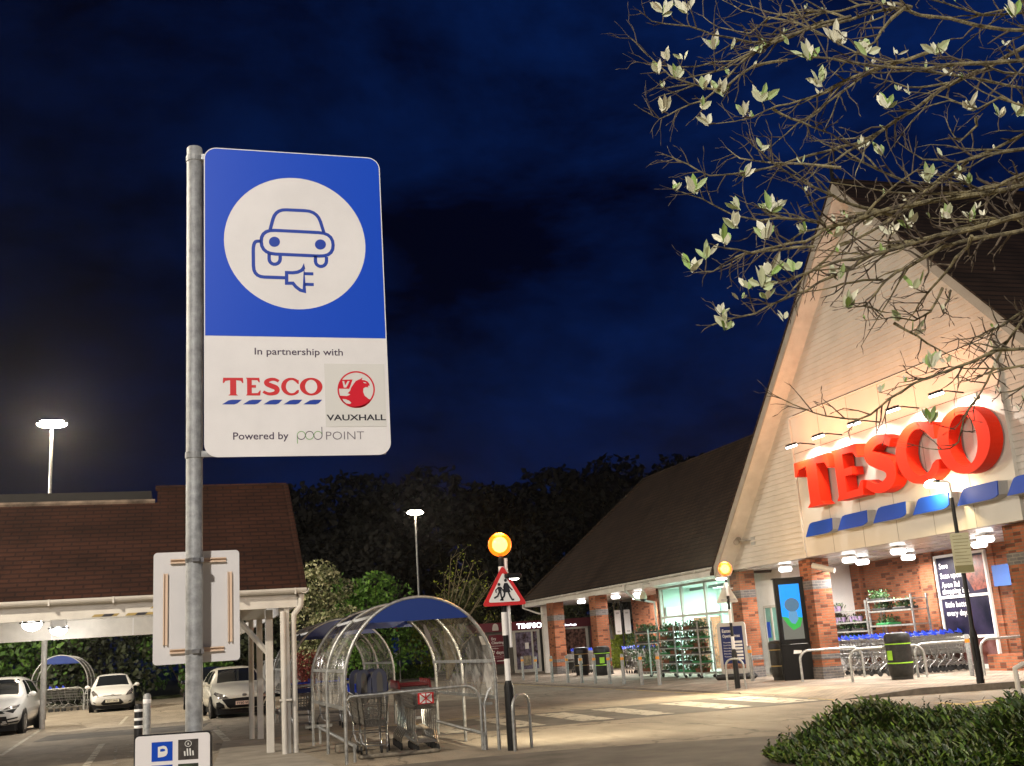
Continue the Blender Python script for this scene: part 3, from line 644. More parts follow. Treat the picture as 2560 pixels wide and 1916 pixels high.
# ------------------------------------------------------------------ lights under the shop soffit
sl = [(17.9, 48.7, 'beside the second brick pier', ), (18.2, 45.2, 'just past the second brick pier'), (18.6, 43.6, 'left of the glazed lobby'), (20.2, 47.6, 'by the far brick wall'),
      (17.9, 30.4, 'between the two piers left of the screen'), (18.2, 27.4, 'right of the pier by the screen'), (19.5, 28.7, 'over the side door'), (18.0, 24.85, 'in front of the brick recess'), (20.3, 27.6, 'deep in the brick recess'), (19.6, 23.7, 'in front of the poster window'), (18.4, 22.0, 'nearest the right hand edge')]
bulk0 = None
for x, y, d in sl:
    lab = 'lit bulkhead lamp under the shop soffit, '+d
    if bulk0 is None:
        t = bulk0 = thing('soffit_lamp', lab, 'ceiling lamp', (x, y, 3.40), 0, 'bulkhead lamps under the shop soffit')
        MB().cham((-0.19, -0.19, -0.05), (0.19, 0.19, -0.001), 0.05).build('base', M_WHITE, t, world=False)
        MB().cham((-0.165, -0.165, -0.19), (0.165, 0.165, -0.052), 0.06).build('diffuser', M_LED, t, world=False, smooth=True)
        lamp('bulkhead_light', 'AREA', (0, 0, -0.24), 155, (1.0, 0.93, 0.85), parent=None, shape=(0.4, 0.4)).parent = t
    else: dup(bulk0, (x, y, 3.40), 0, lab)

# ------------------------------------------------------------------ repair kiosk beyond the shop
kiosk = thing('repair_kiosk', 'small burgundy and grey kiosk with lit white lettering beyond the brick piers', 'kiosk', (18.5, 57.5, 0))
M_CLAD = mat('grey cladding', (0.115, 0.108, 0.095), 0.7, noise=(2, 0.2))
kb = MB()
for x0, x1 in ((15.4, 17.05), (18.75, 19.75), (21.35, 22.7)):
    z = 0.1
    while z < 2.28: kb.box((x0, 57.5-(0.0 if int(z*100) % 2 else 0.012), z), (x1, 57.9, z+0.14)); z += 0.15
kb.box((15.4, 57.75, 0.05), (22.7, 60.2, 2.3)); kb.build('cladding', M_CLAD, kiosk)
MB().box((15.32, 57.38, 2.28), (22.8, 60.3, 2.74)).build('fascia', M_BURG, kiosk)
kt = MB(); put_text(kt, 'TIMPSON', (17.32, 57.372, 2.37), (1, 0, 0), (0, 0, 1), 0.25, 1.72, off=0.035); kt.build('lit_lettering', mat('lit white letters', (1, 1, 1), emit=(0.86, 0.90, 1.0), es=3.0), kiosk)
kt = MB(); put_text(kt, 'Shoe by Great People', (19.55, 57.372, 2.36), (1, 0, 0), (0, 0, 1), 0.10, 1.15, off=0.03); kt.build('lit_lettering', MATS['lit white letters'], kiosk)
kt = MB().poly([(16.15+0.17*x, 57.372, 2.34+0.36*z) for x, z in ((-1,0),(1,0),(1,.35),(.75,.8),(.35,1),(-.35,1),(-.75,.8),(-1,.35))]); kt.build('emblem', M_TRIM, kiosk)
sg = MB(); sg.box((15.78, 57.42, 0.62), (16.78, 57.48, 2.12)); s1 = sg.build('service_sign', M_BURG, kiosk)
kt = MB(); fr_ = lambda s_, x, z, h, wd: put_text(kt, s_, (x, 57.41, z), (1, 0, 0), (0, 0, 1), h, wd, off=0.015)
fr_('Dry', 15.9, 1.86, .13, .26); fr_('Cleaning', 15.9, 1.66, .13, .66); fr_('Within', 15.9, 1.40, .055, .36); fr_('7 days', 15.95, 1.14, .16, .58)
kt.box((15.86, 57.408, 1.54), (16.70, 57.411, 1.555)); kt.box((15.9, 57.408, 1.02), (16.6, 57.411, 1.028)); kt.box((15.9, 57.408, 0.93), (16.45, 57.411, 0.938)); kt.box((16.15, 57.408, 0.76), (16.55, 57.411, 0.80)); kt.build('sign_lettering', M_WHITEINK, s1)
M_KFR = mat('pale aluminium frame', (0.46, 0.45, 0.41), 0.45, noise=(4, 0.1))
dr = MB()
for x in (17.10, 18.45): dr.box((x, 57.40, 0.1), (x+0.13, 57.52, 2.28))
dr.box((17.23, 57.41, 2.18), (18.45, 57.51, 2.28)); dr.box((17.23, 57.41, 0.1), (18.45, 57.51, 0.26)); dr.box((18.12, 57.405, 0.26), (18.2, 57.505, 2.18))
d_ = dr.build('door', M_KFR, kiosk)
MB().box((17.23, 57.47, 0.26), (18.45, 57.49, 2.18)).build('door_glass', mat('kiosk glass', (0.035, 0.033, 0.040), 0.12, noise=(5, 0.85, (0.10, 0.10, 0.16))), d_)
MB().box((17.75, 57.44, 1.30), (17.95, 57.455, 1.62)).build('door_notice', M_WHITE, d_)
MB().box((17.62, 57.45, 0.45), (18.05, 57.46, 0.95)).build('door_poster', mat('buff poster', (0.30, 0.26, 0.18), 0.6, noise=(6, 0.6)), d_)
dr = MB()
for x in (19.75, 21.22): dr.box((x, 57.42, 0.45), (x+0.13, 57.5, 2.28))
dr.box((19.88, 57.43, 2.18), (21.22, 57.49, 2.28)); dr.box((19.88, 57.43, 0.45), (21.22, 57.49, 0.53)); wd_ = dr.build('window', M_KFR, kiosk)
MB().box((19.88, 57.46, 0.53), (21.22, 57.48, 2.18)).build('pane', mat('kiosk window goods', (0.05, 0.028, 0.028), 0.15, noise=(7, 0.8, (0.13, 0.07, 0.06))), wd_)
wp = MB(); wp.box((19.95, 57.44, 0.6), (20.5, 57.452, 0.88)); wp.box((20.6, 57.44, 0.62), (21.0, 57.452, 0.86)); wp.build('window_card', M_WHITE, wd_)
sg = MB(); sg.box((21.50, 57.42, 0.55), (21.82, 57.48, 2.10)); s2 = sg.build('service_sign', M_BURG, kiosk)
kt = MB()
for i, ch in enumerate('DENSES'): put_text(kt, ch, (21.58, 57.41, 1.86-0.235*i), (1, 0, 0), (0, 0, 1), 0.13, 0.13, off=0.02)
kt.build('sign_lettering', M_WHITEINK, s2)
MB().box((22.62, 57.40, 0.1), (22.72, 57.5, 2.28)).build('corner_trim', M_KFR, kiosk)

# ------------------------------------------------------------------ canopy building on the left
can = thing('canopy_building', 'open drive through canopy with brown tiled skirt roof and white fascia', 'canopy', (-4, 24, 0))
XE = 2.15
rf = MB()
y1, z1 = 22.57, 4.75; y2, z2 = 23.0, 5.07; y0, z0 = 19.92, 2.76
rf.poly([(-14, y0, z0), (XE, y0, z0), (XE, y1, z1), (-14, y1, z1)])
rf.poly([(-0.36, y1, z1), (XE, y1, z1), (XE, y2, z2), (-0.36, y2, z2)])
rf.poly([(-0.36, y2, z2), (XE, y2, z2), (XE, 25.5, 3.3), (-0.36, 25.5, 3.3)])
rf.poly([(-0.36, y1, z1), (-0.36, y2, z2), (-0.36, 25.5, 3.3)]); rf.poly([(XE, y0, z0), (XE, y1, z1), (XE, y2, z2), (XE, 25.5, 3.3)])
rf.poly([(-14, y1, z1), (-0.36, y1, z1), (-0.36, 24, 4.70), (-14, 24, 4.70)])
rf.build('roof', M_ROOFR, can)
rt = MB()
rt.tube([(-14, y1, z1+0.02), (-0.40, y1, z1+0.02)], 0.05, 6); rt.build('ridge_tile', mat('mortar edge', (0.16, 0.12, 0.09), 0.9, noise=(3, 0.6)), can)
rt = MB(); rt.tube([(-0.40, y2, z2+0.02), (XE+0.02, y2, z2+0.02)], 0.06, 6); rt.tube([(XE+0.02, y0, z0+0.02), (XE+0.02, y2, z2+0.02)], 0.05, 6); rt.build('ridge_tile', M_ROOFR, can)
MB().box((-14, 24.2, 3.3), (-0.5, 30, 5.22)).build('roof_plant_screen', mat('dark roof felt', (0.028, 0.026, 0.024), 0.9, noise=(1, 0.3)), can)
fa = MB(); fa.box((-14, 20.0, 2.48), (2.05, 20.05, 2.74)); fa.box((2.0, 20.05, 2.48), (2.05, 38.0, 2.74)); fa.build('fascia', M_TRIM, can)
M_GUT = MATS['white gutter']
gt = MB(); gutter(gt, (-14, 20.0, 2.80), (2.2, 20.0, 2.80), (0, -1, 0), 0.085)
for x in range(-13, 3): gt.box((x-0.012, 19.825, 2.70), (x+0.012, 20.0, 2.806))
gutter(gt, (2.07, 19.85, 2.79), (2.07, 30, 2.79), (1, 0, 0), 0.085); gt.build('gutter', M_GUT, can)
fl = MB(); fl.poly([(2.06, 20.05, 2.5), (2.06, 20.05, 2.74), (2.06, 22.2, 2.74), (2.06, 21.0, 2.48)]); fl.build('end_board', mat('tan board', (0.42, 0.28, 0.17), 0.6, noise=(3, 0.15)), can)
M_TAPE = mat('yellow tape', (0.34, 0.25, 0.08), 0.5)
for x, e_, z, y in ((-0.42, 0.62, 2.585, 19.995), (-1.35, -0.95, 2.492, 19.994), (-0.82, 0.62, 2.487, 19.993)):
    tp_ = MB().poly([(x, y, z), (e_, y, z), (e_+0.05, y, z+0.042), (x+0.05, y, z+0.042)]).build('hazard_tape', M_TAPE, can); k = 0
    while x < e_-0.01:
        if k % 2: MB().poly([(x, y-.002, z), (min(x+.16, e_), y-.002, z), (min(x+.16, e_)+0.05, y-.002, z+0.042), (x+0.05, y-.002, z+0.042)]).build('tape_stripe', M_INK, tp_)
        x += .16; k += 1
MB().box((-14, 20.75, 3.22), (2.0, 38, 3.28)).build('soffit', M_SOF, can)
for a_, b_ in (((-14, 37.9, 2.66), (1.9, 38.1, 3.22)), ((1.2, 24.0, 2.45), (1.8, 24.3, 3.22)), ((-14, 30.5, 3.0), (1.99, 30.7, 3.22))): MB().box(a_, b_).build('beam', M_TRIM, can)
sj = MB()
for x in (-8.5, -6.1, -3.7, -1.3, 1.1): sj.box((x-0.02, 37.885, 2.66), (x+0.02, 37.9, 3.2))
sj.build('beam_joint', M_WHITE, can)
def cpost(kind, x, y, r, z1, nm='post'):
    b = MB()
    if kind == 'p': b.tube([(x, y, 0), (x, y, z1)], r, 12)
    else: b.cbox((x, y, z1/2), (2*r, 2*r, z1), 0, 0.008)
    return b.build(nm, M_TRIM, can, smooth=(kind == 'p'))
cpost('p', 1.53, 24.6, 0.055, 2.5, 'drainpipe'); b_ = MB(); b_.tube([(1.45, 24.6, 2.62), (1.53, 24.6, 2.45)], 0.10, 8); b_.build('pipe_hopper', M_TRIM, can)
cpost('s', 1.69, 24.4, 0.06, 2.5)
cpost('s', 1.60, 20.65, 0.065, 2.48)
cpost('p', 1.79, 20.0, 0.05, 2.42, 'drainpipe'); cpost('s', 1.86, 20.1, 0.045, 2.48)
b_ = MB(); b_.tube([(2.12, 19.98, 2.70), (2.10, 20.0, 2.50), (1.99, 20.05, 2.36), (1.98, 20.1, 2.2), (1.98, 20.1, 0)], 0.05, 10); b_.build('drainpipe', M_TRIM, can, smooth=True)
b_ = MB(); b_.tube([(1.60, 20.65, 1.70), (1.0, 20.65, 2.42)], 0.05, 4); b_.build('knee_brace', M_TRIM, can)
b_ = MB(); b_.box((1.785, 20.05, 1.02), (1.79, 20.12, 2.4)); 
b_ = MB(); b_.cbox((1.82, 20.05, 0.92), (0.20, 0.18, 0.03)); b_.build('pipe_clip', M_TRIM, can)
MB().tube([(-3.94, 38.25, 0), (-3.94, 38.25, 2.66)], 0.085, 12).build('post', mat('grey post', (0.32, 0.31, 0.29), 0.5, noise=(6, 0.2)), can, smooth=True)
cl0 = None
for x, y, lab in ((-3.35, 36.2, 'lit wedge lamp under the canopy beside the grey round post'), (-3.55, 31.4, 'lit lamp under the canopy, left of the grey round post'), (-0.1, 33.5, 'unseen lamp added under the canopy to light the cream hatchback')):  # third lamp is an unseen addition that brightens the hatchback front
    z = 2.98
    if cl0 is None:
        t = cl0 = thing('canopy_lamp', lab, 'ceiling lamp', (x, y, 3.22), 0, 'lamps under the drive through canopy')
        MB().cham((-0.22, -0.2, -0.26), (0.22, 0.2, -0.001), 0.04).build('housing', M_WHITE, t, world=False)
        MB().cbox((0, 0, -0.28), (0.56, 0.44, 0.035)).build('rim', M_BLACK, t, world=False)
        MB().ball((0, 0, -0.30), 0.24, 16, (1.05, 0.85, 0.8)).build('diffuser', M_LED, t, world=False, smooth='all')
        lamp('canopy_light', 'POINT', (0, 0, -0.62), 135, (1.0, 0.93, 0.85), 0.2).parent = t
    else: dup(cl0, (x, y, 3.22), 0, lab)

# ------------------------------------------------------------------ street lamps
def street_lamp(label, x, y, h, energy, col=(1.0, 0.80, 0.55), r0=0.09, group='tall car park lamps', double=True):
    t = thing('street_lamp', label, 'street lamp', (x, y, 0), 0, group)
    MB().tube([(x, y, 0), (x, y, 1.4), (x, y, 1.45), (x, y, h)], [r0*1.25, r0*1.25, r0, r0*0.6], 12).build('pole', M_STEEL, t, smooth=True)
    a = MB(); ee = (-1, 1) if double else (1,)
    for s in ee: a.tube([(x, y, h-0.05), (x+0.24*s, y, h+0.05)], 0.035, 8)
    a.build('arm', M_STEEL, t)
    for s in ee:
        hd = MB().cham((-0.36, -0.16, 0.0), (0.36, 0.16, 0.09), 0.06).xf(Matrix.Translation((x+0.21*s, y, h+0.03))); hd.build('lamp_head', M_BLACK, t)
        MB().ball((x+0.21*s, y, h+0.035), 0.37, 14, (1.0, 0.55, 0.42)).build('lantern_glass', M_LAMP, t, smooth='all')
    lamp('lamp_light', 'POINT', (x, y, h-0.22), energy, col, 0.25, t)
    return t
p = PY(130, 1062, 46.0); street_lamp('tall twin lamp rising behind the left canopy roof', p.x, 46.0, p.z, 5200)
p = PY(1034, 1283, 72.0); street_lamp('tall twin lamp standing before the dark trees beyond the trolley shelter', p.x+0.1, 72.0, p.z, 1100)
# the car park lamp whose light falls on the charging sign stands behind the viewer
street_lamp('tall twin lamp in the car park behind the viewer', -4.9, -7.5, 10.6, 12800, (1.0, 0.92, 0.84))
street_lamp('unseen twin lamp added at the left to light the gable and ground', -9.5, 11.5, 10.6, 15000, (1.0, 0.87, 0.69))  # added fill: brightens the gable and the ground from the left
street_lamp('unseen twin lamp added at the far left to light cars, shrubs and trees', -15.0, 46.0, 10.6, 23000, (1.0, 0.90, 0.74))  # added out of view to brighten the cars, shrubs and far trees
street_lamp('unseen twin lamp added at the right to light the ground', 13.0, 5.0, 10.6, 3600, (1.0, 0.88, 0.70))  # another added lamp, lifts the ground in front
# lamp column in front of the sign, with a small notice
LX_, LY_, LZ_ = 16.52, 20.62, 0.12
t = thing('lamp_column', 'black lamp column with a small cream notice in front of the poster window', 'street lamp', (LX_, LY_, LZ_))
zl = lambda px, py: PX(px, py, LX_).z
z1_, z2_, z3_ = zl(2436, 1580), zl(2400, 1240), zl(2384, 1200)
b = MB(); b.tube([(LX_, LY_, LZ_), (LX_, LY_, z1_-.06), (LX_, LY_, z1_+.08), (LX_, LY_, z2_)], [0.082, 0.082, 0.048, 0.042], 14); b.build('pole', M_BLACK, t, smooth=True)
MB().cbox((LX_-.07, LY_-.05, 0.85), (0.03, 0.02, 0.5)).build('access_door', M_BLACK, t)
b = MB(); b.tube([(LX_, LY_, z2_-.02), (LX_, LY_, z3_-.06), (LX_-.04, LY_+.06, z3_), (LX_-.1, LY_+.2, z3_+.02)], 0.036, 10); b.build('arm', M_STEEL, t, smooth=True)
MB().cham((-.09, -.26, 0), (.09, .26, .07), 0.04).xf(Matrix.Translation((LX_-.12, LY_+.42, z3_+.0))).build('lamp_head', M_BLACK, t)
MB().ball((LX_-.12, LY_+.44, z3_+.005), 0.2, 14, (0.6, 1.25, 0.5)).build('lantern_glass', M_LED, t, smooth='all')
lamp('lamp_light', 'POINT', (LX_-.16, LY_+.44, z3_-.16), 150, (1.0, 0.74, 0.36), 0.12, t)
rv = Vector((.93, -0.37, 0)).normalized(); dn = Vector((0, 0, 1))
zt_, zb_ = zl(2402, 1332), zl(2412, 1433); O_ = Vector((LX_, LY_, zb_))-rv*.20-Vector((0, .06, 0)); hh_ = zt_-zb_
b = MB(); b.prism([O_, O_+rv*0.40, O_+rv*0.40+dn*hh_, O_+dn*hh_], (0, 0.012, 0)); nb = b.build('notice', mat('cream notice', (0.52, 0.51, 0.34), 0.6, noise=(3, 0.08)), t)
b = MB()
for k, wd in enumerate((.20, .34, .32, .30, .34, .26, .33, .28, .32)):
    q = O_+rv*0.04+Vector((0, -0.004, hh_*(.92-.082*k))); b.poly([q, q+rv*wd, q+rv*wd+dn*.013, q+dn*.013])
b.build('notice_lettering', mat('faded olive ink', (0.22, 0.21, 0.12), 0.6), nb)
b = MB(); q = O_+Vector((0, -0.004, 0.02)); b.poly([q, q+rv*.40, q+rv*.40+dn*.15, q+dn*.15]); b.build('notice_band', mat('olive band', (0.24, 0.23, 0.11), 0.6), nb)

# ------------------------------------------------------------------ belisha beacons
def beacon(label, x, y, zg, ztri, facing, zbase=0.0, energy=110):
    t = thing('belisha_beacon', label, 'crossing beacon', (x, y, zbase), 0, 'flashing amber crossing beacons')
    MB().tube([(x, y, zbase), (x, y, zbase+0.95), (x, y, zbase+1.05)], [0.075, 0.075, 0.045], 14).build('base', M_BLACK, t, smooth=True)
    z = zbase+1.02; k = 1
    while z < zg-0.30:
        z1_ = min(z+0.36, zg-0.22)
        MB().tube([(x, y, z), (x, y, z1_)], 0.046 if k % 2 else 0.040, 14, True).build('white_band' if k % 2 else 'black_band', M_WHITE if k % 2 else M_BLACK, t, smooth=True); z = z1_; k += 1
    MB().tube([(x, y, z), (x, y, zg-0.15)], 0.035, 10).build('collar', M_TRUNK, t)
    MB().ball((x, y, zg), 0.190, 28, (1, 1, 1), 0, PI).build('globe', M_AMBER, t, smooth='all')
    MB().ball((x, y, zg), 0.125, 20).build('lit_bulb', M_AMBERCORE, t, smooth='all')
    lamp('globe_light', 'POINT', (x-0.0, y-0.0, zg+0.25), energy, (1.0, 0.47, 0.06), 0.17, t)
    c = (ztri[0]+ztri[1])/2; hh = ztri[1]-ztri[0]; wd = hh*1.17
    sgn = 1 if facing else -1
    def tri(k, dy):   # rounded triangle
        P = [(-wd/2, ztri[0]), (wd/2, ztri[0]), (0, ztri[1])]; cx, cz = 0, ztri[0]+hh/3; out = []
        P = [(cx+(a-cx)*k, cz+(b_-cz)*k) for a, b_ in P]
        for i in range(3):
            p0, p1, p2 = Vector(P[i-1]), Vector(P[i]), Vector(P[(i+1) % 3]); r = 0.055*k
            for f in (0.0, 0.33, 0.67, 1.0):
                a = p1+(p0-p1).normalized()*r*1.3; b_ = p1+(p2-p1).normalized()*r*1.3; m = (a*(1-f)+p1*f)*(1-f)+(p1*(1-f)+b_*f)*f
                out.append((x+m.x, y+dy, m.y))
        return out
    pl_ = MB().prism(tri(1.0, -0.075 if facing else 0.06), (0, 0.012, 0)).build('warning_sign', M_RED if facing else mat('grey sign back', (0.55, 0.54, 0.47), 0.5, noise=(3, 0.1)), t)
    if facing:
        MB().poly(tri(0.74, -0.079)).build('sign_face', M_WHITEINK, pl_)
        fig = MB(); s_ = hh*0.46
        def F(px_, py_): return (x+(px_-0.52)*s_*1.12, y-0.083, ztri[0]+hh*0.155+py_*s_)
        limb = lambda pts, w_: fig.ribbon([F(*q) for q in pts], w_*s_, (0, -1, 0))
        for hx, hy_ in ((.28, .80), (.62, 1.0)): fig.poly([F(hx+.075*math.cos(R(a)), hy_+.085*math.sin(R(a))) for a in range(0, 360, 30)])
        fig.poly([F(*q) for q in ((.20,.68),(.36,.68),(.40,.42),(.24,.38))]); limb([(.36,.64),(.46,.48),(.56,.55)], .07); limb([(.22,.62),(.10,.50),(.12,.36)], .06)
        limb([(.28,.40),(.18,.18),(.0,.08)], .09); limb([(.34,.40),(.36,.16),(.42,-.02),(.46,-.02)], .09)
        fig.poly([F(*q) for q in ((.54,.86),(.72,.86),(.84,.36),(.46,.36))]); limb([(.70,.80),(.82,.60),(.94,.46)], .07); limb([(.56,.80),(.50,.64),(.56,.55)], .06)
        limb([(.56,.40),(.50,.16),(.34,-.02),(.44,-.02)], .09); limb([(.72,.40),(.80,.16),(.90,-.04),(1.0,-.04)], .09)
        fig.build('children_symbol', M_INK, pl_)
    else:
        b = MB(); b.cbox((x, y-0.0, c+0.08), (0.34, 0.03, 0.04)); b.cbox((x, y, ztri[0]+0.08), (0.42, 0.03, 0.04)); b.build('clamp', M_STEEL, t)
    return t
bt = beacon('nearer amber globe beacon with a red bordered children crossing sign by the trolley shelter', 5.0, 17.2, 3.17, (2.20, 2.84), True)
b = MB(); b.cham((5.02, 17.05, 2.62), (5.30, 17.35, 2.70), 0.03); h_ = b.build('floodlight_head', M_BLACK, bt)
MB().ball((5.17, 17.2, 2.62), 0.10, 12, (1.2, 1, 0.3)).build('floodlight_glass', M_LED, h_, smooth='all')
lamp('crossing_light', 'SPOT', (5.17, 17.25, 2.55), 1200, (1.0, 0.86, 0.62), 0.1, bt, aim=(8.5, 22.0, 0), spot=R(130), blend=0.9)
b = MB(); b.tube([(5.08, 17.2, 2.95), (5.08, 17.2, 1.55)], 0.03, 8); b.build('power_conduit', M_WHITE, bt)
beacon('farther amber globe beacon with a grey triangular sign back beside the opening times board', 14.42, 27.65, 3.22, (2.31, 2.90), False, 0.03, 150)
lf = thing('beacon_floodlight', 'lit floodlight just under the farther amber globe', 'floodlight', (14.3, 27.6, 2.96))
MB().cham((14.12, 27.5, 2.96), (14.42, 27.7, 3.03), 0.03).build('lamp_head', M_STEEL, lf)
MB().ball((14.24, 27.58, 2.955), 0.12, 12, (1.3, 1, 0.35)).build('lamp_glass', M_LED, lf, smooth='all')
lamp('crossing_light', 'SPOT', (14.2, 27.5, 2.88), 2100, (1.0, 0.84, 0.55), 0.1, lf, aim=(11.5, 23.5, 0), spot=R(120), blend=0.9)

# ------------------------------------------------------------------ bollards
M_ORANGE = mat('orange band', (0.75, 0.28, 0.02), 0.4)
def bollard(loc, label, group, h=1.0):
    t = thing('bollard', label, 'bollard', loc, 0, group)
    MB().lathe([(0.057, 0), (0.057, h-0.02), (0.045, h), (0.0, h+0.003)], (0,0,0), 14).build('post', M_POST, t, world=False, smooth=True)
    MB().lathe([(0.059, h-0.2), (0.0605, h-0.19), (0.0605, h-0.12), (0.059, h-0.11)], (0,0,0), 14).build('reflective_band', M_ORANGE, t, world=False, smooth=True)
    return t
bl = [(14.37, 47.1), (14.05, 44.2), (14.12, 42.4), (14.21, 40.8), (14.26, 39.4), (14.30, 38.1), (14.30, 36.7), (14.33, 35.5), (14.35, 34.0), (14.43, 32.8)]
nth = ['first', 'second', 'third', 'fourth', 'fifth', 'sixth', 'seventh', 'eighth', 'ninth', 'tenth', 'eleventh', 'twelfth', 'thirteenth', 'fourteenth', 'fifteenth', 'sixteenth', 'seventeenth', 'eighteenth', 'nineteenth', 'twentieth']
GB = 'steel bollards with orange bands along the pavement'
b0 = None
for i, (x, y) in enumerate(bl):
    lab = 'steel bollard with orange band, %s from the kiosk end of the pavement row' % nth[i]
    if b0 is None: b0 = bollard((x, y, 0.04), lab, GB)
    else: dup(b0, (x, y, 0.04), 0, lab)
dup(b0, (16.1, 29.9, 0.09), 0, 'steel bollard with orange band close against the black bin by the screen')
dup(b0, (18.7, 23.6, 0.1), 0, 'steel bollard with orange band in front of the nested trolleys by the brick recess')
# two posts close behind the small sign
p = AT(347, 1760, 13.0); t = thing('bollard', 'black bollard with three white bands behind the small icon sign', 'bollard', (p.x, p.y, 0), 0, 'pair of bollards behind the small icon sign')
b = MB(); h = p.z; b.lathe([(0.05, 0), (0.05, h-0.03), (0.035, h), (0.0, h+0.004)], (p.x, p.y, 0), 16); b.build('post', M_BLACK, t, smooth=True)
for dz in (0.06, 0.16, 0.245): MB().lathe([(0.0505, h-dz-0.03), (0.052, h-dz-0.025), (0.052, h-dz-0.003), (0.0505, h-dz)], (p.x, p.y, 0), 16).build('white_band', M_WHITEINK, t, smooth=True)
p = AT(368, 1733, 12.6); t = thing('bollard', 'plain grey steel bollard with one white band behind the small icon sign', 'bollard', (p.x, p.y, 0), 0, 'pair of bollards behind the small icon sign')
b = MB(); h = p.z; b.lathe([(0.044, 0), (0.044, h-0.035), (0.03, h-0.008), (0.0, h)], (p.x, p.y, 0), 16); b.build('post', M_POST, t, smooth=True)
MB().lathe([(0.0445, h-0.115), (0.0455, h-0.112), (0.0455, h-0.07), (0.0445, h-0.067)], (p.x, p.y, 0), 16).build('white_band', M_WHITEINK, t, smooth=True)

# ------------------------------------------------------------------ steel hoops
def hoop(label, a, b_, h, r=0.03, rad=0.14, group='bent steel hoop rails on the pavement'):
    a = Vector(a); b_ = Vector(b_); d = (b_-a); L_ = d.length; d.normalize(); rad = min(rad, L_/2); pts = [a]
    for k in range(7): an = PI/2*k/6; pts.append(a+d*(rad*(1-math.cos(an)))+Vector((0, 0, h-rad+rad*math.sin(an))))
    for k in range(7): an = PI/2*(1-k/6); pts.append(b_-d*(rad*(1-math.cos(an)))+Vector((0, 0, h-rad+rad*math.sin(an))))
    pts.append(b_)
    return tag(MB().tube(pts, r, 10).build('hoop_rail', M_STEEL, smooth=True), label, 'hoop rail', group)
hoop('narrow steel hoop beside the nearer beacon', (4.98, 17.0, 0), (5.36, 17.35, 0), 0.82, 0.024, 0.2)
hoop('narrow steel hoop beside the farther beacon', (14.05, 27.5, 0.03), (14.42, 27.2, 0.03), 0.80, 0.028, 0.2)
hoop('wide steel hoop rail in front of the black screen', (16.28, 27.45, 0.1), (18.0, 27.1, 0.1), 0.80, 0.035, 0.25)
hoop('wide steel hoop rail half hidden by the green banded bin', (16.37, 25.2, 0.1), (18.25, 24.75, 0.1), 0.80, 0.035, 0.25)
hoop('wide steel hoop rail in the middle of the nested trolleys', (18.1, 24.9, 0.1), (19.75, 24.6, 0.1), 0.82, 0.035, 0.25)
hoop('wide steel hoop rail behind the black lamp column', (18.9, 23.4, 0.1), (20.9, 23.2, 0.1), 0.86, 0.035, 0.25)
tag(MB().tube([(14.9, 17.6, 0), (14.9, 17.6, 0.55), (15.05, 17.55, 0.62), (15.6, 17.4, 0.62)], 0.05, 8).build('guard_rail', M_TRIM, smooth=True), 'short white guard rail at the right edge of the kerb', 'guard rail')

# ------------------------------------------------------------------ bins
M_LIME = mat('lime band', (0.30, 0.62, 0.03), 0.5)
M_GOLD = mat('gold band', (0.34, 0.24, 0.08), 0.5)
M_BINB = mat('dark bin plastic', (0.030, 0.030, 0.028), 0.45, spec=0.2, noise=(8, 0.3))
def litter_bin(label, x, y, r, h, band, rz=0.0, z=0.09, body=None, sticker=None, ap=(-1, -1)):
    t = thing('litter_bin', label, 'litter bin', (x, y, z), rz, 'round litter bins on the pavement'); body = body or M_BINB
    MB().lathe([(r*0.86, 0), (r*0.86, 0.08), (r*0.97, 0.12), (r, 0.3), (r, h*0.76)], (0,0,0), 28).build('body', body, t, world=False, smooth=True)
    MB().lathe([(r, h*0.762), (r*1.04, h*0.78), (r*1.04, h*0.93), (r*0.9, h*0.98), (r*0.45, h), (0.0, h)], (0,0,0), 28).build('hood', body, t, world=False, smooth=True)
    for zz in (h*0.34, h*0.745): MB().lathe([(r*1.003, zz), (r*1.02, zz+0.006), (r*1.02, zz+0.026), (r*1.003, zz+0.032)], (0,0,0), 28).build('band', band, t, world=False, smooth=True)
    a0 = math.atan2(ap[1], ap[0])
    def patch(nm, an, wd, z0, z1_, k, m_): 
        b = MB(); vs = []; n_ = 6
        for i in range(n_+1):
            a = an+(i/n_-0.5)*wd; vs.append((r*k*math.cos(a), r*k*math.sin(a)))
        b.add([(p_[0], p_[1], z0) for p_ in vs]+[(p_[0], p_[1], z1_) for p_ in vs], [(i, i+1, n_+2+i, n_+1+i) for i in range(n_)]); b.build(nm, m_, t, world=False)
    patch('slot', a0, 0.95, h*0.80, h*0.91, 1.046, M_INK)
    if sticker: patch('sticker', a0, 0.6, h*0.42, h*0.62, 1.012, sticker)
    return t
litter_bin('black bin with gold bands beside the tall screen', 16.75, 29.3, 0.30, 1.12, M_GOLD, ap=(-1, -.4))
litter_bin('grey bin with lime green bands standing in front of the nested trolleys', 17.55, 24.8, 0.31, 1.16, M_LIME, sticker=M_LIME, ap=(-1, -.1))
litter_bin('black bin with white stickers left of the second brick pier', 16.85, 46.4, 0.31, 1.18, M_GOLD, sticker=M_WHITE, body=M_BLACKPL, ap=(-.6, -1))
litter_bin('black bin with lime green sticker right of the second brick pier', 17.0, 44.3, 0.33, 1.18, M_LIME, sticker=M_LIME, body=M_BLACKPL, ap=(-.4, -1))

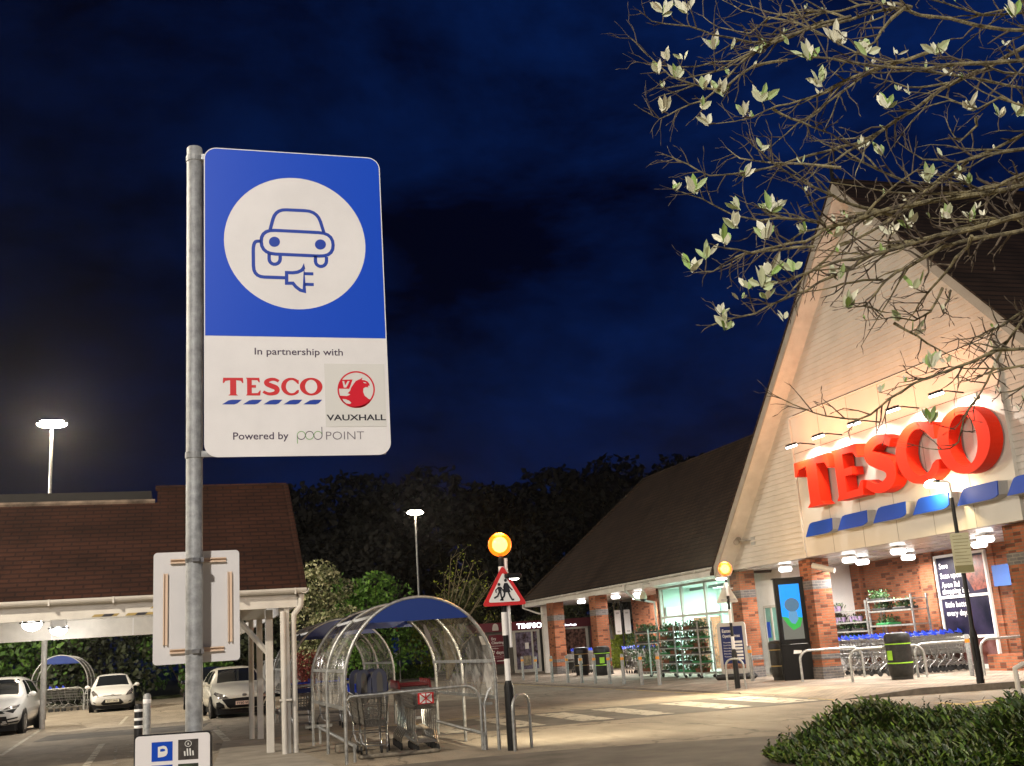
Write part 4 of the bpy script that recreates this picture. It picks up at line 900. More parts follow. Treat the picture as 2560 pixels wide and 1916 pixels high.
# ------------------------------------------------------------------ digital screen
t = thing('advertising_screen', 'tall black freestanding digital screen showing a blue and green picture', 'advertising screen', (16.9, 28.65, 0.09), R(-24))
b = MB(); b.cham((-0.42, -0.17, 0.0), (0.42, 0.17, 0.98), 0.015); b.cham((-0.42, -0.16, 0.99), (0.42, 0.16, 2.82), 0.02); b.build('case', mat('screen case black', (.005,.005,.006), .5, spec=.15), t, world=False)
b = MB(); b.box((-0.46, -0.20, 2.82), (0.46, 0.20, 2.85)); b.build('top_plate', M_BLACKPL, t, world=False)
b = MB()
for zz in [1.05+0.05*i for i in range(34)]: b.box((0.421, -0.13, zz), (0.426, 0.13, zz+0.025))
b.build('side_grille', mat('dark grille', (0.03, 0.03, 0.03), 0.5), t, world=False)
def screen_mat(nm, c, es): return mat(nm, (0.02, 0.02, 0.02), 0.2, emit=c, es=es)
sx0, sx1, sz0, sz1 = -0.30, 0.27, 1.12, 2.66
s_ = MB().poly([(sx0, -0.164, sz0), (sx1, -0.164, sz0), (sx1, -0.164, sz1), (sx0, -0.164, sz1)]).build('screen', screen_mat('screen sky blue', (0.0, 0.30, 0.95), 1.35), t, world=False)
W_ = sx1-sx0; H_ = sz1-sz0; q = lambda x, z, o=0.167: (sx0+W_*x, -o, sz0+H_*z)
MB().poly([q(0,0), q(1,0), q(1,.38), q(.82,.24), q(.5,.18), q(.25,.26), q(0,.42)]).build('screen_ground', screen_mat('screen pebbles', (0.21, 0.21, 0.17), 0.8), s_, world=False)
MB().poly([q(0,.42,.168), q(.25,.26,.168), q(.5,.16,.168), q(.85,.22,.168), q(1,.38,.168), q(.7,.40,.168), q(.5,.34,.168), q(.25,.40,.168)]).build('screen_leaves', screen_mat('screen green', (0.03, 0.50, 0.07), 1.0), s_, world=False)
gm = MB(); gm.poly([q(.55+.36*math.cos(R(a)), .62+.125*math.sin(R(a)), .169) for a in range(0, 360, 15)]); gm.build('screen_stone', mat('screen stone', (0.02, 0.02, 0.02), 0.2, noise=None, emit=(0.10, 0.22, 0.34), es=0.9), s_, world=False)
gm = MB(); gm.poly([q(x_, z_, .170) for x_, z_ in ((.36,.50),(.75,.50),(.80,.36),(.62,.27),(.45,.29),(.32,.37))]); gm.build('screen_bottle', screen_mat('screen pale blue', (0.16, 0.45, 0.75), 0.8), s_, world=False)
MB().poly([(-0.10, -0.172, 0.72), (0.12, -0.172, 0.72), (0.14, -0.172, 0.80), (-0.08, -0.172, 0.82)]).build('sticker', mat('white sticker', (0.8, 0.8, 0.8), 0.4), t, world=False)

# ------------------------------------------------------------------ opening hours board
t = thing('pavement_board', 'grey framed pavement board with navy opening times poster', 'pavement sign', (16.55, 31.75, 0.09), R(-48))
MB().cham((-0.62, -0.28, 0), (0.62, 0.28, 0.17), 0.1).build('rubber_base', M_RUBBER, t, world=False)
pt = rrect(-0.46, 0.17, 0.46, 1.72, 0.10); MB().prism([(x, -0.03, z) for x, z in pt], (0, 0.06, 0)).build('frame', mat('silver frame', (0.50, 0.49, 0.47), 0.4), t, world=False, bevel=0.006)
pn_ = MB().poly([(-0.36, -0.034, 0.32), (0.36, -0.034, 0.32), (0.36, -0.034, 1.60), (-0.36, -0.034, 1.60)]).build('poster', M_NAVY, t, world=False)
b = MB(); put_text(b, 'Easter', (-0.30, -0.037, 1.42), (1,0,0), (0,0,1), .10, .30, off=.012); put_text(b, 'Opening times', (-0.30, -0.037, 1.27), (1,0,0), (0,0,1), .09, .56, off=.012)
for k in range(6): put_text(b, ('Thursday', 'Good Friday', 'Saturday', 'Sunday', 'Monday', 'Tuesday')[k], (-0.30, -0.037, 1.10-.085*k), (1,0,0), (0,0,1), .035, .26)
for k in range(6): MB().poly([(x, -0.037, z) for x, z in ((.06, 1.09-.1*k), (.32, 1.09-.1*k), (.32, 1.155-.1*k), (.06, 1.155-.1*k))]).build('time_panel', M_WHITEINK, pn_, world=False)
b.build('poster_lettering', M_WHITEINK, pn_, world=False)
MB().poly([(-0.36, -0.036, 0.32), (0.36, -0.036, 0.32), (0.36, -0.036, 0.44), (0.0, -0.036, 0.50), (-0.36, -0.036, 0.46)]).build('poster_picture', mat('warm print', (0.25, 0.12, 0.08), 0.5, noise=(14, 0.8)), pn_, world=False)
# tall white banner just inside the glass
t = thing('window_banner', 'white and blue banner with red heading behind the lobby glass', 'banner', (18.9, 34.25, 0.1), R(-90))
pb = MB().box((-0.34, -0.01, 0), (0.34, 0.01, 2.2)).build('panel', M_WHITE, t, world=False)
MB().poly([(-0.33, -0.014, 0.3), (0.33, -0.014, 0.3), (0.33, -0.014, 1.62), (-0.33, -0.014, 1.62)]).build('blue_field', mat('banner blue', (0.03, 0.13, 0.50), 0.4), pb, world=False)
b = MB(); put_text(b, 'TESCO', (-0.26, -0.015, 1.92), (1,0,0), (0,0,1), .16, .5, off=.02); b.build('banner_heading', M_RED, pb, world=False)
b = MB(); put_text(b, 'We can', (-0.25, -0.017, 1.42), (1,0,0), (0,0,1), .10, .4, off=.015); put_text(b, 'Free to all', (-0.25, -0.017, 1.24), (1,0,0), (0,0,1), .08, .48); put_text(b, 'here in May', (-0.25, -0.017, 1.08), (1,0,0), (0,0,1), .08, .48); b.build('banner_lettering', M_WHITEINK, pb, world=False)
tag(MB().box((18.8, 35.0, 1.0), (18.82, 35.6, 1.55)).build('window_poster', mat('plain blue poster', (0.02, 0.07, 0.42), 0.4)), 'plain blue poster on the inside of the lobby glass', 'poster')

# ------------------------------------------------------------------ cameras on the building
t = thing('security_camera', 'pale dome camera hanging from a bracket on the long eaves', 'security camera', (17.0, 39.2, 3.0))
b = MB(); b.tube([(17.22, 39.2, 3.5), (16.95, 39.2, 3.5), (16.9, 39.2, 3.42), (16.9, 39.2, 3.16)], 0.03, 8); b.build('bracket', M_TRIM, t, smooth=True)
MB().lathe([(0.05, 3.2), (0.11, 3.12), (0.15, 3.0), (0.14, 2.93)], (16.9, 39.2, 0), 18).build('housing', mat('cream plastic', (0.50, 0.46, 0.33), 0.5), t, smooth=True)
MB().ball((16.9, 39.2, 2.93), 0.12, 16, (1, 1, .9), 0, PI).build('dome', M_GLASSD, t, smooth='all')
t = thing('security_camera', 'grey bullet camera on the boarded gable', 'security camera', (16.9, 30.95, 4.25))
b = MB(); b.tube([(17.0, 30.7, 4.22), (16.72, 30.9, 4.25)], 0.025, 8); b.build('bracket', M_STEEL, t)
b = MB(); b.cbox((17.0, 30.55, 4.20), (0.03, 0.26, 0.34)); b.build('base_plate', M_STEEL, t)
b = MB(); b.tube([(16.85, 31.2, 4.32), (16.62, 30.95, 4.20)], 0.09, 12); b.build('housing', mat('grey camera', (0.22, 0.21, 0.19), 0.5), t, smooth=True)
t = thing('security_camera', 'white bullet camera on the pier beside the screen', 'security camera', (17.4, 27.6, 3.1))
b = MB(); b.tube([(17.5, 27.84, 3.0), (17.45, 27.5, 3.02)], 0.02, 8); b.build('bracket', M_STEEL, t)
b = MB(); b.tube([(17.22, 27.75, 3.2), (17.55, 27.2, 3.0)], 0.08, 12); b.build('housing', M_TRIM, t, smooth=True)
# ------------------------------------------------------------------ leaves and plants
def leaf(mb, p, d, up, ln, wd):
    """one folded leaf from p along d"""
    d = d.normalized(); s = d.cross(up)
    if s.length < 1e-3: s = d.orthogonal()
    s.normalize(); n = s.cross(d)
    mb.add([p, p+d*ln*0.35+s*wd*0.42+n*wd*0.12, p+d*ln*0.72+s*wd*0.40+n*wd*0.12, p+d*ln, p+d*ln*0.72-s*wd*0.40+n*wd*0.12, p+d*ln*0.35-s*wd*0.42+n*wd*0.12, p+d*ln*0.5],
           [(0,1,6), (1,2,6), (2,3,6), (3,4,6), (4,5,6), (5,0,6)])
def rv3(r): 
    while True:
        v = Vector((r.uniform(-1,1), r.uniform(-1,1), r.uniform(-1,1)))
        if 0.05 < v.length < 1: return v
def quadleaf(mb, p, r, ln, wd):
    d = rv3(r).normalized(); s = d.orthogonal().normalized(); s = (Matrix.Rotation(r.uniform(0, 6.28), 3, d) @ s)
    mb.add([p-d*ln/2, p+s*wd/2, p+d*ln/2, p-s*wd/2], [(0,1,2,3)])
def crown(r, clumps, per, ln, wd, shell=0.35):
    """clumps: list of (centre, radii). leaves sit mostly towards each clump's surface"""
    mb = MB()
    for c, rad in clumps:
        c = Vector(c)
        for _ in range(per):
            v = rv3(r); k = v.length; v.normalize(); k = (1-shell)*k**0.5+shell if r.random() < 0.85 else k*1.15
            quadleaf(mb, c+Vector((v.x*rad[0], v.y*rad[1], v.z*rad[2]))*k, r, ln*r.uniform(.7,1.3), wd*r.uniform(.7,1.3))
    return mb
def clump_set(r, rx, ry, z0, z1, n, s):
    out = []
    for i in range(n):
        a = r.uniform(0, 6.28); t = (i+0.5)/n; z = z0+(z1-z0)*t; k = math.sqrt(max(0.05, 1-(2*t-0.9)**2*0.85))*r.uniform(.35, 1.0)
        q = s*r.uniform(.6, 1.25); out.append(((rx*k*math.cos(a), ry*k*math.sin(a), z), (q, q, q*r.uniform(.6, .9))))
    return out
L_DARK = mat('dark foliage', (0.02, 0.03, 0.01), 0.7, island=[(0.010,0.014,0.006),(0.022,0.030,0.010),(0.04,0.05,0.018)])
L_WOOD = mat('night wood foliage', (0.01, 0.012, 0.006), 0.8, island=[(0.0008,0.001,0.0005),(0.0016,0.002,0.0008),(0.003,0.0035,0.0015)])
L_MID = mat('green foliage', (0.04, 0.09, 0.01), 0.6, island=[(0.022,0.05,0.008),(0.05,0.12,0.015),(0.10,0.20,0.03)])
L_LIME = mat('yellow green foliage', (0.2, 0.3, 0.02), 0.6, island=[(0.10,0.15,0.012),(0.26,0.33,0.025),(0.36,0.42,0.05)])
L_VAR = mat('variegated foliage', (0.2, 0.22, 0.1), 0.6, island=[(0.05,0.07,0.022),(0.16,0.19,0.07),(0.40,0.41,0.22),(0.55,0.54,0.34)])
L_REDF = mat('red foliage', (0.2, 0.02, 0.02), 0.6, island=[(0.05,0.008,0.006),(0.14,0.018,0.012),(0.22,0.04,0.03)])
L_PLANT = mat('pot plant foliage', (0.05, 0.1, 0.03), 0.5, island=[(0.02,0.05,0.02),(0.045,0.11,0.035),(0.09,0.19,0.06)])
L_GREY = mat('silver leaf', (0.4, 0.42, 0.32), 0.55, island=[(0.60,0.61,0.46),(0.72,0.71,0.56),(0.48,0.54,0.33),(0.24,0.40,0.08)])
L_SHRUB = mat('low shrub foliage', (0.04, 0.08, 0.01), 0.45, island=[(0.006,0.013,0.003),(0.021,0.052,0.005),(0.058,0.120,0.009),(0.060,0.055,0.014),(0.16,0.26,0.030)])
def tree(name, label, cat, x, y, rx, h0, h1, n, per, ln, m, seed, group=None, cl=1.0, trunk=0.14, ry=None, z=0.0):
    r = random.Random(seed); t = thing(name, label, cat, (x, y, z), 0, group)
    tm = MB(); tm.tube([(0,0,0), (0.1,0.05,h0*0.6), (0,0,h0), (0.15,0,(h0+h1)/2)], [trunk, trunk*.8, trunk*.65, trunk*.2], 8)
    cs = clump_set(r, rx, ry or rx, h0, h1, n, cl)
    for c, q in cs[::2]: tm.tube([(0,0,h0*0.8), (c[0]*.4, c[1]*.4, h0*.5+c[2]*.5), c], [trunk*.35, trunk*.2, trunk*.06], 5)
    tm.build('trunk', M_TRUNK, t, world=False)
    crown(r, cs, per, ln, ln*.62).build('crown', m, t, world=False)
    return t
# big dark trees behind everything
bt_ = []
for k in range(3):
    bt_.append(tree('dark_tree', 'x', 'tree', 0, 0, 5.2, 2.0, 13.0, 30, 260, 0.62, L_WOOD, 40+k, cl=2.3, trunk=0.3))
places = [(8, 88, 1.05), (15, 92, 1.12), (21.5, 90, 1.12), (27.5, 92, 1.06), (34, 95, 1.18), (41, 97, 1.25), (25, 80, .72), (12.5, 82, .75), (48, 100, 1.3), (55, 104, 1.35)]
desc = ['tall dark tree behind the right end of the canopy roof', 'tall dark tree rising above the trolley shelter, left of the far lamp', 'tall dark tree right behind the far twin lamp', 'tall dark tree behind the nearer amber globe', 'tall dark tree left of the hipped roof end', 'tall dark tree half hidden by the hipped roof',
        'smaller dark tree behind the red bordered crossing sign', 'smaller dark tree left of the far twin lamp', 'dark tree behind the long shop roof', 'farthest dark tree behind the long shop roof']
for i, ((x, y, s), d) in enumerate(zip(places, desc)):
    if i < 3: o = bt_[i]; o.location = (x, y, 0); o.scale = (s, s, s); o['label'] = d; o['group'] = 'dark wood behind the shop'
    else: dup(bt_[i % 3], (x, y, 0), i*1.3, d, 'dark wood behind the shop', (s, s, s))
# shrubby belt beyond the left car park
hb = []
for k in range(2): hb.append(tree('hedge_shrub', 'x', 'shrub', 0, 0, 2.6, 0.4, 4.0, 16, 260, 0.26, L_MID if k else L_DARK, 60+k, cl=1.2, trunk=0.1))
for i, (x, y, s) in enumerate([(-11.5, 62, 1.2), (-7.3, 64, 1.25), (-3.4, 63, 1.2), (0.4, 63.5, 1.15), (3.6, 64.5, 1.25), (-15.5, 64, 1.2), (6.6, 67.5, 1.0)]):
    d = ['dark shrub at the left beyond the white car by the post', 'green shrub behind the left trolley shelter', 'dark shrub behind the white hatchback', 'green shrub between the white hatchback and the grey sign post', 'dark shrub behind the cream hatchback', 'green shrub at the far left edge of the belt', 'dark shrub below the variegated tree'][i]
    if i < 2: o = hb[i]; o.location = (x, y, 0); o.scale = (s, s, s); o['label'] = d; o['group'] = 'shrubs beyond the left car park'
    else: dup(hb[i % 2], (x, y, 0), i*1.1, d, 'shrubs beyond the left car park', (s, s, s))
# lamp lit trees beyond the trolley shelters
r = random.Random(5)
q = lambda px, py, Y0: PY(px, py, Y0)
a = q(800, 1500, 56); tree('variegated_tree', 'rounded variegated tree with pale leaf edges beside the canopy end', 'tree', a.x-0.1, 56, 1.75, 0.9, 5.9, 26, 260, 0.19, L_VAR, 21, cl=0.75, trunk=0.09)
a = q(940, 1530, 60); tree('green_tree', 'fresh green bushy tree behind the front trolley shelter', 'tree', a.x, 62, 2.7, 1.0, 5.3, 26, 230, 0.24, mat('fresh green foliage', (.1,.2,.02), .6, island=[(0.04,0.10,0.012),(0.10,0.24,0.03),(0.20,0.38,0.06)]), 22, cl=1.1, trunk=0.12)
a = q(1085, 1520, 66); tree('yellow_green_shrub', 'bright yellow green shrub peeping over the trolley shelter roof', 'shrub', a.x, 66, 1.9, 0.6, 4.3, 14, 220, 0.2, L_LIME, 23, cl=0.85, trunk=0.08)
a = q(1190, 1560, 70); tree('green_tree', 'olive green tree behind the kiosk roof', 'tree', a.x, 70, 3.2, 1.0, 5.2, 24, 200, 0.24, mat('olive foliage', (.06,.07,.02), .6, island=[(0.03,0.04,0.012),(0.07,0.085,0.02),(0.14,0.15,0.04)]), 24, cl=1.1, trunk=0.12)
a = q(1420, 1580, 72); tree('green_tree', 'olive green tree seen between the brick piers above the kiosk', 'tree', a.x, 72, 3.6, 0.8, 4.6, 22, 180, 0.24, MATS['olive foliage'], 25, cl=1.1, trunk=0.12)
a = q(755, 1690, 50); tree('red_shrub', 'dark red leaved shrub behind the white canopy posts', 'shrub', a.x, 50, 1.0, 0.25, 1.7, 12, 260, 0.10, L_REDF, 26, cl=0.5, trunk=0.03)
a = q(1060, 1680, 66); tree('low_shrub', 'low green shrub on the verge beside the far lamp foot', 'shrub', a.x-1.2, 67, 2.6, 0.05, 0.55, 14, 160, 0.16, L_MID, 27, cl=0.5, trunk=0.03)
def sapling(label, base, tips, r0, m, n, ln, seed, cat='tree'):
    r = random.Random(seed); t = thing('bare_sapling', label, cat, base, 0); tm = MB(); lf = MB(); base = Vector(base)
    for tip in tips:
        tip = Vector(tip); mid = base.lerp(tip, .55); mid.x = base.x+(tip.x-base.x)*.35; mid.y = base.y+(tip.y-base.y)*.35
        P_ = [base, base.lerp(mid, .5), mid, tip]; tm.tube(P_, [r0, r0*.8, r0*.5, r0*.12], 6)
        for _ in range(7):
            f = r.uniform(.25, 1); o = mid.lerp(tip, f); e = o+Vector((r.uniform(-.6,.6), r.uniform(-.4,.4), r.uniform(.05,.8)))*(tip-base).length*.16; tm.tube([o, o.lerp(e,.5)+rv3(r)*.05, e], [r0*.2, r0*.14, r0*.06], 5)
            for _ in range(n): quadleaf(lf, e+rv3(r)*ln*1.2, r, ln*r.uniform(.7,1.3), ln*.6)
    tm.build('trunk', mat('pale bark', (0.26, 0.22, 0.13), 0.85, noise=(9, 0.35)), t); lf.build('leaves', m, t)
    return t
a = PY(1118, 1680, 58)
sapling('nearly bare spreading sapling with a few yellow leaves left of the nearer amber globe', (a.x, 58, 0), [PY(x, y, 58) for x, y in ((1128,1385),(1145,1390),(1165,1380),(1185,1400),(1205,1430),(1110,1440),(1215,1470),(1240,1445),(1100,1490),(1230,1540))], 0.07, L_LIME, 3, 0.15, 31)
a = PY(1541, 1590, 55); 
sapling('pale trunked lamp lit sapling behind the second brick pier', (a.x, 55, 0), [PY(x, y, 55) for x, y in ((1528,1440),(1512,1500),(1545,1490),(1518,1520),(1552,1530))], 0.13, L_LIME, 1, 0.1, 32)
a = PY(1552, 1640, 53); tree('box_hedge', 'clipped bright green hedge ball under the pale sapling', 'hedge', a.x, 53, 0.75, 0.3, 1.65, 14, 300, 0.09, L_LIME, 33, cl=0.42, trunk=0.04)

# two plates on a post by the far brick wall, and the far bus stop flag
p = PY(1563, 1640, 51.5); t = thing('parking_notice', 'pair of white plates on a black post by the end of the far brick wall', 'sign', (p.x, 51.5, 0.09))
MB().tube([(p.x, 51.5, 0.09), (p.x, 51.5, 3.3)], 0.05, 8).build('post', M_BLACK, t)
for s in (-1, 1):
    x = p.x+s*0.25; b = MB().prism([(x+u, 51.43, z) for u, z in rrect(-.16, 1.72, .16, 2.88, .03)], (0, .02, 0)).build('plate', M_WHITE, t)
    l_ = MB()
    for k, z in enumerate((2.74, 2.70, 1.86, 1.82)): l_.box((x-.08, 51.425, z), (x+.08, 51.428, z+.015))
    l_.build('plate_lettering', M_INK, b)
p = PY(990, 1690, 62); t = thing('direction_sign', 'far sign with red panel, navy arrow and white plate on thin posts', 'sign', (p.x, 62, 0))
b = MB(); b.tube([(p.x-.12, 62, 0), (p.x-.12, 62, 2.2)], .03, 6); b.tube([(p.x+.25, 62.05, 0), (p.x+.25, 62.05, 2.95)], .03, 6); b.build('post', M_TRIM, t)
MB().box((p.x-.06, 61.95, 2.55), (p.x+.20, 62, 2.95)).build('red_panel', M_RED, t); MB().poly([(p.x+u, 61.94, z) for u, z in ((-.1,1.5),(.2,1.75),(.2,2.53),(-.05,2.53),(-.25,2.1),(-.22,1.5))]).build('navy_arrow', M_STRIPE, t)
MB().prism([(p.x+u, 61.93, z) for u, z in rrect(-.36, 1.15, .12, 1.55, .04)], (0, .02, 0)).build('white_plate', M_WHITE, t)

# ------------------------------------------------------------------ plant racks and the potted plants on them
M_POT = mat('terracotta pot', (0.16, 0.055, 0.025), 0.8); M_POTB = mat('black tray', (0.02, 0.02, 0.02), 0.6); M_POTG = mat('green tray', (0.02, 0.20, 0.06), 0.5); M_POTL = mat('lilac pot', (0.42, 0.30, 0.50), 0.5)
def rack_proto(label, loc, rz, wd, shelves, h, group):
    t = thing('plant_rack', label, 'plant rack', loc, rz, group)
    for sx_ in (-1, 1):
        for sy in (-1, 1):
            MB().cbox((sx_*wd/2, sy*.26, h/2+.06), (.045, .045, h)).build('post', M_STEEL, t, world=False)
            MB().lathe([(.05, -.02), (.05, .02)], (sx_*(wd/2-.08), sy*.24, .05), 10, 'x').build('castor', M_RUBBER, t, world=False)
    for z in shelves: 
        b = MB(); b.box((-wd/2, -.29, z), (wd/2, .29, z+.022)); b.box((-wd/2, -.30, z-.01), (wd/2, -.288, z+.035)); b.build('shelf', M_STEEL, t, world=False)
    return t
def foliage(seed, wd, h, n, ln, col_extra=None):
    r = random.Random(seed); mb = MB()
    for _ in range(n):
        x = r.uniform(-wd/2, wd/2); y = r.uniform(-.2, .2); hh = h*r.uniform(.4, 1)
        d = Vector((r.uniform(-.7,.7), r.uniform(-.7,.7), r.uniform(.3, 1.2))); leaf(mb, Vector((x, y, hh*r.uniform(.2,.9))), d, Vector((0,0,1)), ln*r.uniform(.6,1.3), ln*.5)
    return mb
pp_ = []
for k in range(4):
    t = thing('tray_of_plants', 'x', 'potted plants', (0,0,0))
    b = MB(); 
    if k == 2:
        for i in range(4):
            for yy_ in (-.12, .1): MB().lathe([(.045, 0), (.062, .11), (.066, .115), (.066, .13)], (-.21+.14*i, yy_, 0), 10).build('pot', M_POT, t, world=False)
    elif k == 3:
        for i in range(4): MB().lathe([(.05, 0), (.072, .14), (.076, .16)], (-.24+.16*i, -.1, 0), 10).build('pot', M_POTL, t, world=False)
    else: b.cham((-.30, -.24, 0), (.30, .24, .07), .02); b.build('tray', M_POTB if k == 0 else M_POTG, t, world=False)
    foliage(80+k, .56, (.34, .30, .34, .26)[k], (190, 190, 150, 60)[k], .10).build('foliage', L_PLANT, t, world=False)
    fl_ = MB(); r = random.Random(90+k)
    for _ in range((6, 12, 16, 10)[k]): quadleaf(fl_, Vector((r.uniform(-.27,.27), r.uniform(-.24,.1), r.uniform(.12,.26))), r, .045, .04)
    fl_.build('flowers', mat('flowers %d' % k, [(.5,.45,.4), (.45,.08,.1), (.5,.12,.2), (.6,.55,.35)][k], .6), t, world=False); pp_.append(t)
used = set()
def put_tray(k, loc, rz, label, group):
    if k not in used: used.add(k); o = pp_[k]; o.location = loc; o.rotation_euler = (0,0,rz); o['label'] = label; o['group'] = group; return o
    return dup(pp_[k], loc, rz, label, group)
GL = 'plant racks in front of the lobby glass'; GR = 'plant racks by the brick recess'
sh = [.16, .46, .76, .98, 1.26, 1.56]; RZ_ = R(-90)
rk0 = rack_proto('galvanised plant rack nearest the far brick piers, with tall ferny plants below', (17.0, 39.3, .09), RZ_, 1.2, [.16, 1.18, 1.56], 1.66, GL)
rk1 = rack_proto('middle one of the three galvanised plant racks before the lobby glass', (16.95, 37.0, .09), RZ_, 1.35, sh, 1.78, GL)
rk2 = dup(rk1, (16.9, 35.0, .09), RZ_, 'galvanised plant rack nearest the opening times board', GL)
sn = ['bottom', 'second', 'third', 'fourth', 'fifth', 'top']
for ri, (x, y, nm) in enumerate(((16.95, 37.0, 'middle rack'), (16.9, 35.0, 'rack nearest the opening times board'))):
    for si, z in enumerate(sh):
        for j, dy in enumerate((.34, -.34)):
            k = (si*2+j+ri) % 3
            put_tray(k, (x-.03, y+dy, .09+z+.024), RZ_, '%s plants, %s shelf, %s, %s half' % (('dark tray of leafy', 'green tray of flowering', 'terracotta potted')[k], sn[si], nm, ('left', 'right')[j]), 'plants on the racks before the lobby glass')
for j, dy in enumerate((.3, -.3)):
    put_tray(0, (16.97, 39.3+dy, 1.674), RZ_, 'leafy plants on top of the ferny rack, %s half' % ('left', 'right')[j], 'plants on the racks before the lobby glass')
    put_tray(0, (16.97, 39.3+dy, 1.294), RZ_, 'leafy plants on the middle shelf of the ferny rack, %s half' % ('left', 'right')[j], 'plants on the racks before the lobby glass')
    put_tray(2, (16.97, 39.3+dy, .274), RZ_, 'terracotta potted plants at the foot of the ferny rack, %s half' % ('left', 'right')[j], 'plants on the racks before the lobby glass')
r = random.Random(3); b = MB()
for _ in range(420):
    d = Vector((r.uniform(-.8,.8), r.uniform(-.8,.8), r.uniform(-.2,1))); leaf(b, Vector((r.uniform(-.28,.28), r.uniform(-.62,.62), r.uniform(.05,.75))), d, Vector((0,0,1)), .16*r.uniform(.6,1.3), .05)
t = thing('fern', 'tall ferny green plant filling the lower part of the ferny rack', 'plant', (16.97, 39.3, .46)); b.build('fronds', L_PLANT, t, world=False)
tag(crown(r, [((16.75, 40.1, 1.25), (.3,.40,.5))], 280, .11, .05).build('trailing_plant', L_PLANT), 'trailing plant spilling over the far end of the ferny rack', 'plant')
rr0 = rack_proto('silver plant rack with lilac pots behind the nested trolleys, left one', (20.3, 30.75, .09), RZ_, 2.2, [.95, 1.18, 1.45, 1.80], 2.05, GR)
rr1 = rack_proto('silver plant rack behind the nested trolleys, right one near the poster window', (20.3, 28.45, .09), RZ_, 2.1, [.95, 1.30, 1.72, 2.02], 2.1, GR)
for x, y, z, k, d in ((20.25, 31.5, 1.84, 3, 'lilac pots with green tops on the top of the left silver rack'), (20.25, 31.3, 1.49, 3, 'lilac pots on the second shelf of the left silver rack, left end'), (20.25, 30.4, 1.49, 3, 'pots on the second shelf of the left silver rack, right end'), (20.25, 31.0, 1.21, 0, 'leafy tray on the third shelf of the left silver rack, left half'), (20.25, 30.2, 1.21, 0, 'leafy tray on the third shelf of the left silver rack, right half'), (20.25, 30.7, .98, 1, 'green tray on the lowest visible shelf of the left silver rack'),
                      (20.25, 29.0, 1.76, 0, 'leafy tray near the left end of the right silver rack'), (20.25, 29.2, 2.045, 0, 'small leafy plants on top of the right silver rack'), (20.25, 28.0, 1.76, 0, 'dark leafy tray on the upper shelf of the right silver rack'), (20.25, 28.9, 1.33, 1, 'flowering tray on the middle shelf of the right silver rack')):
    put_tray(k, (x, y, .09+z), RZ_, d, 'plants on the silver racks by the brick recess')

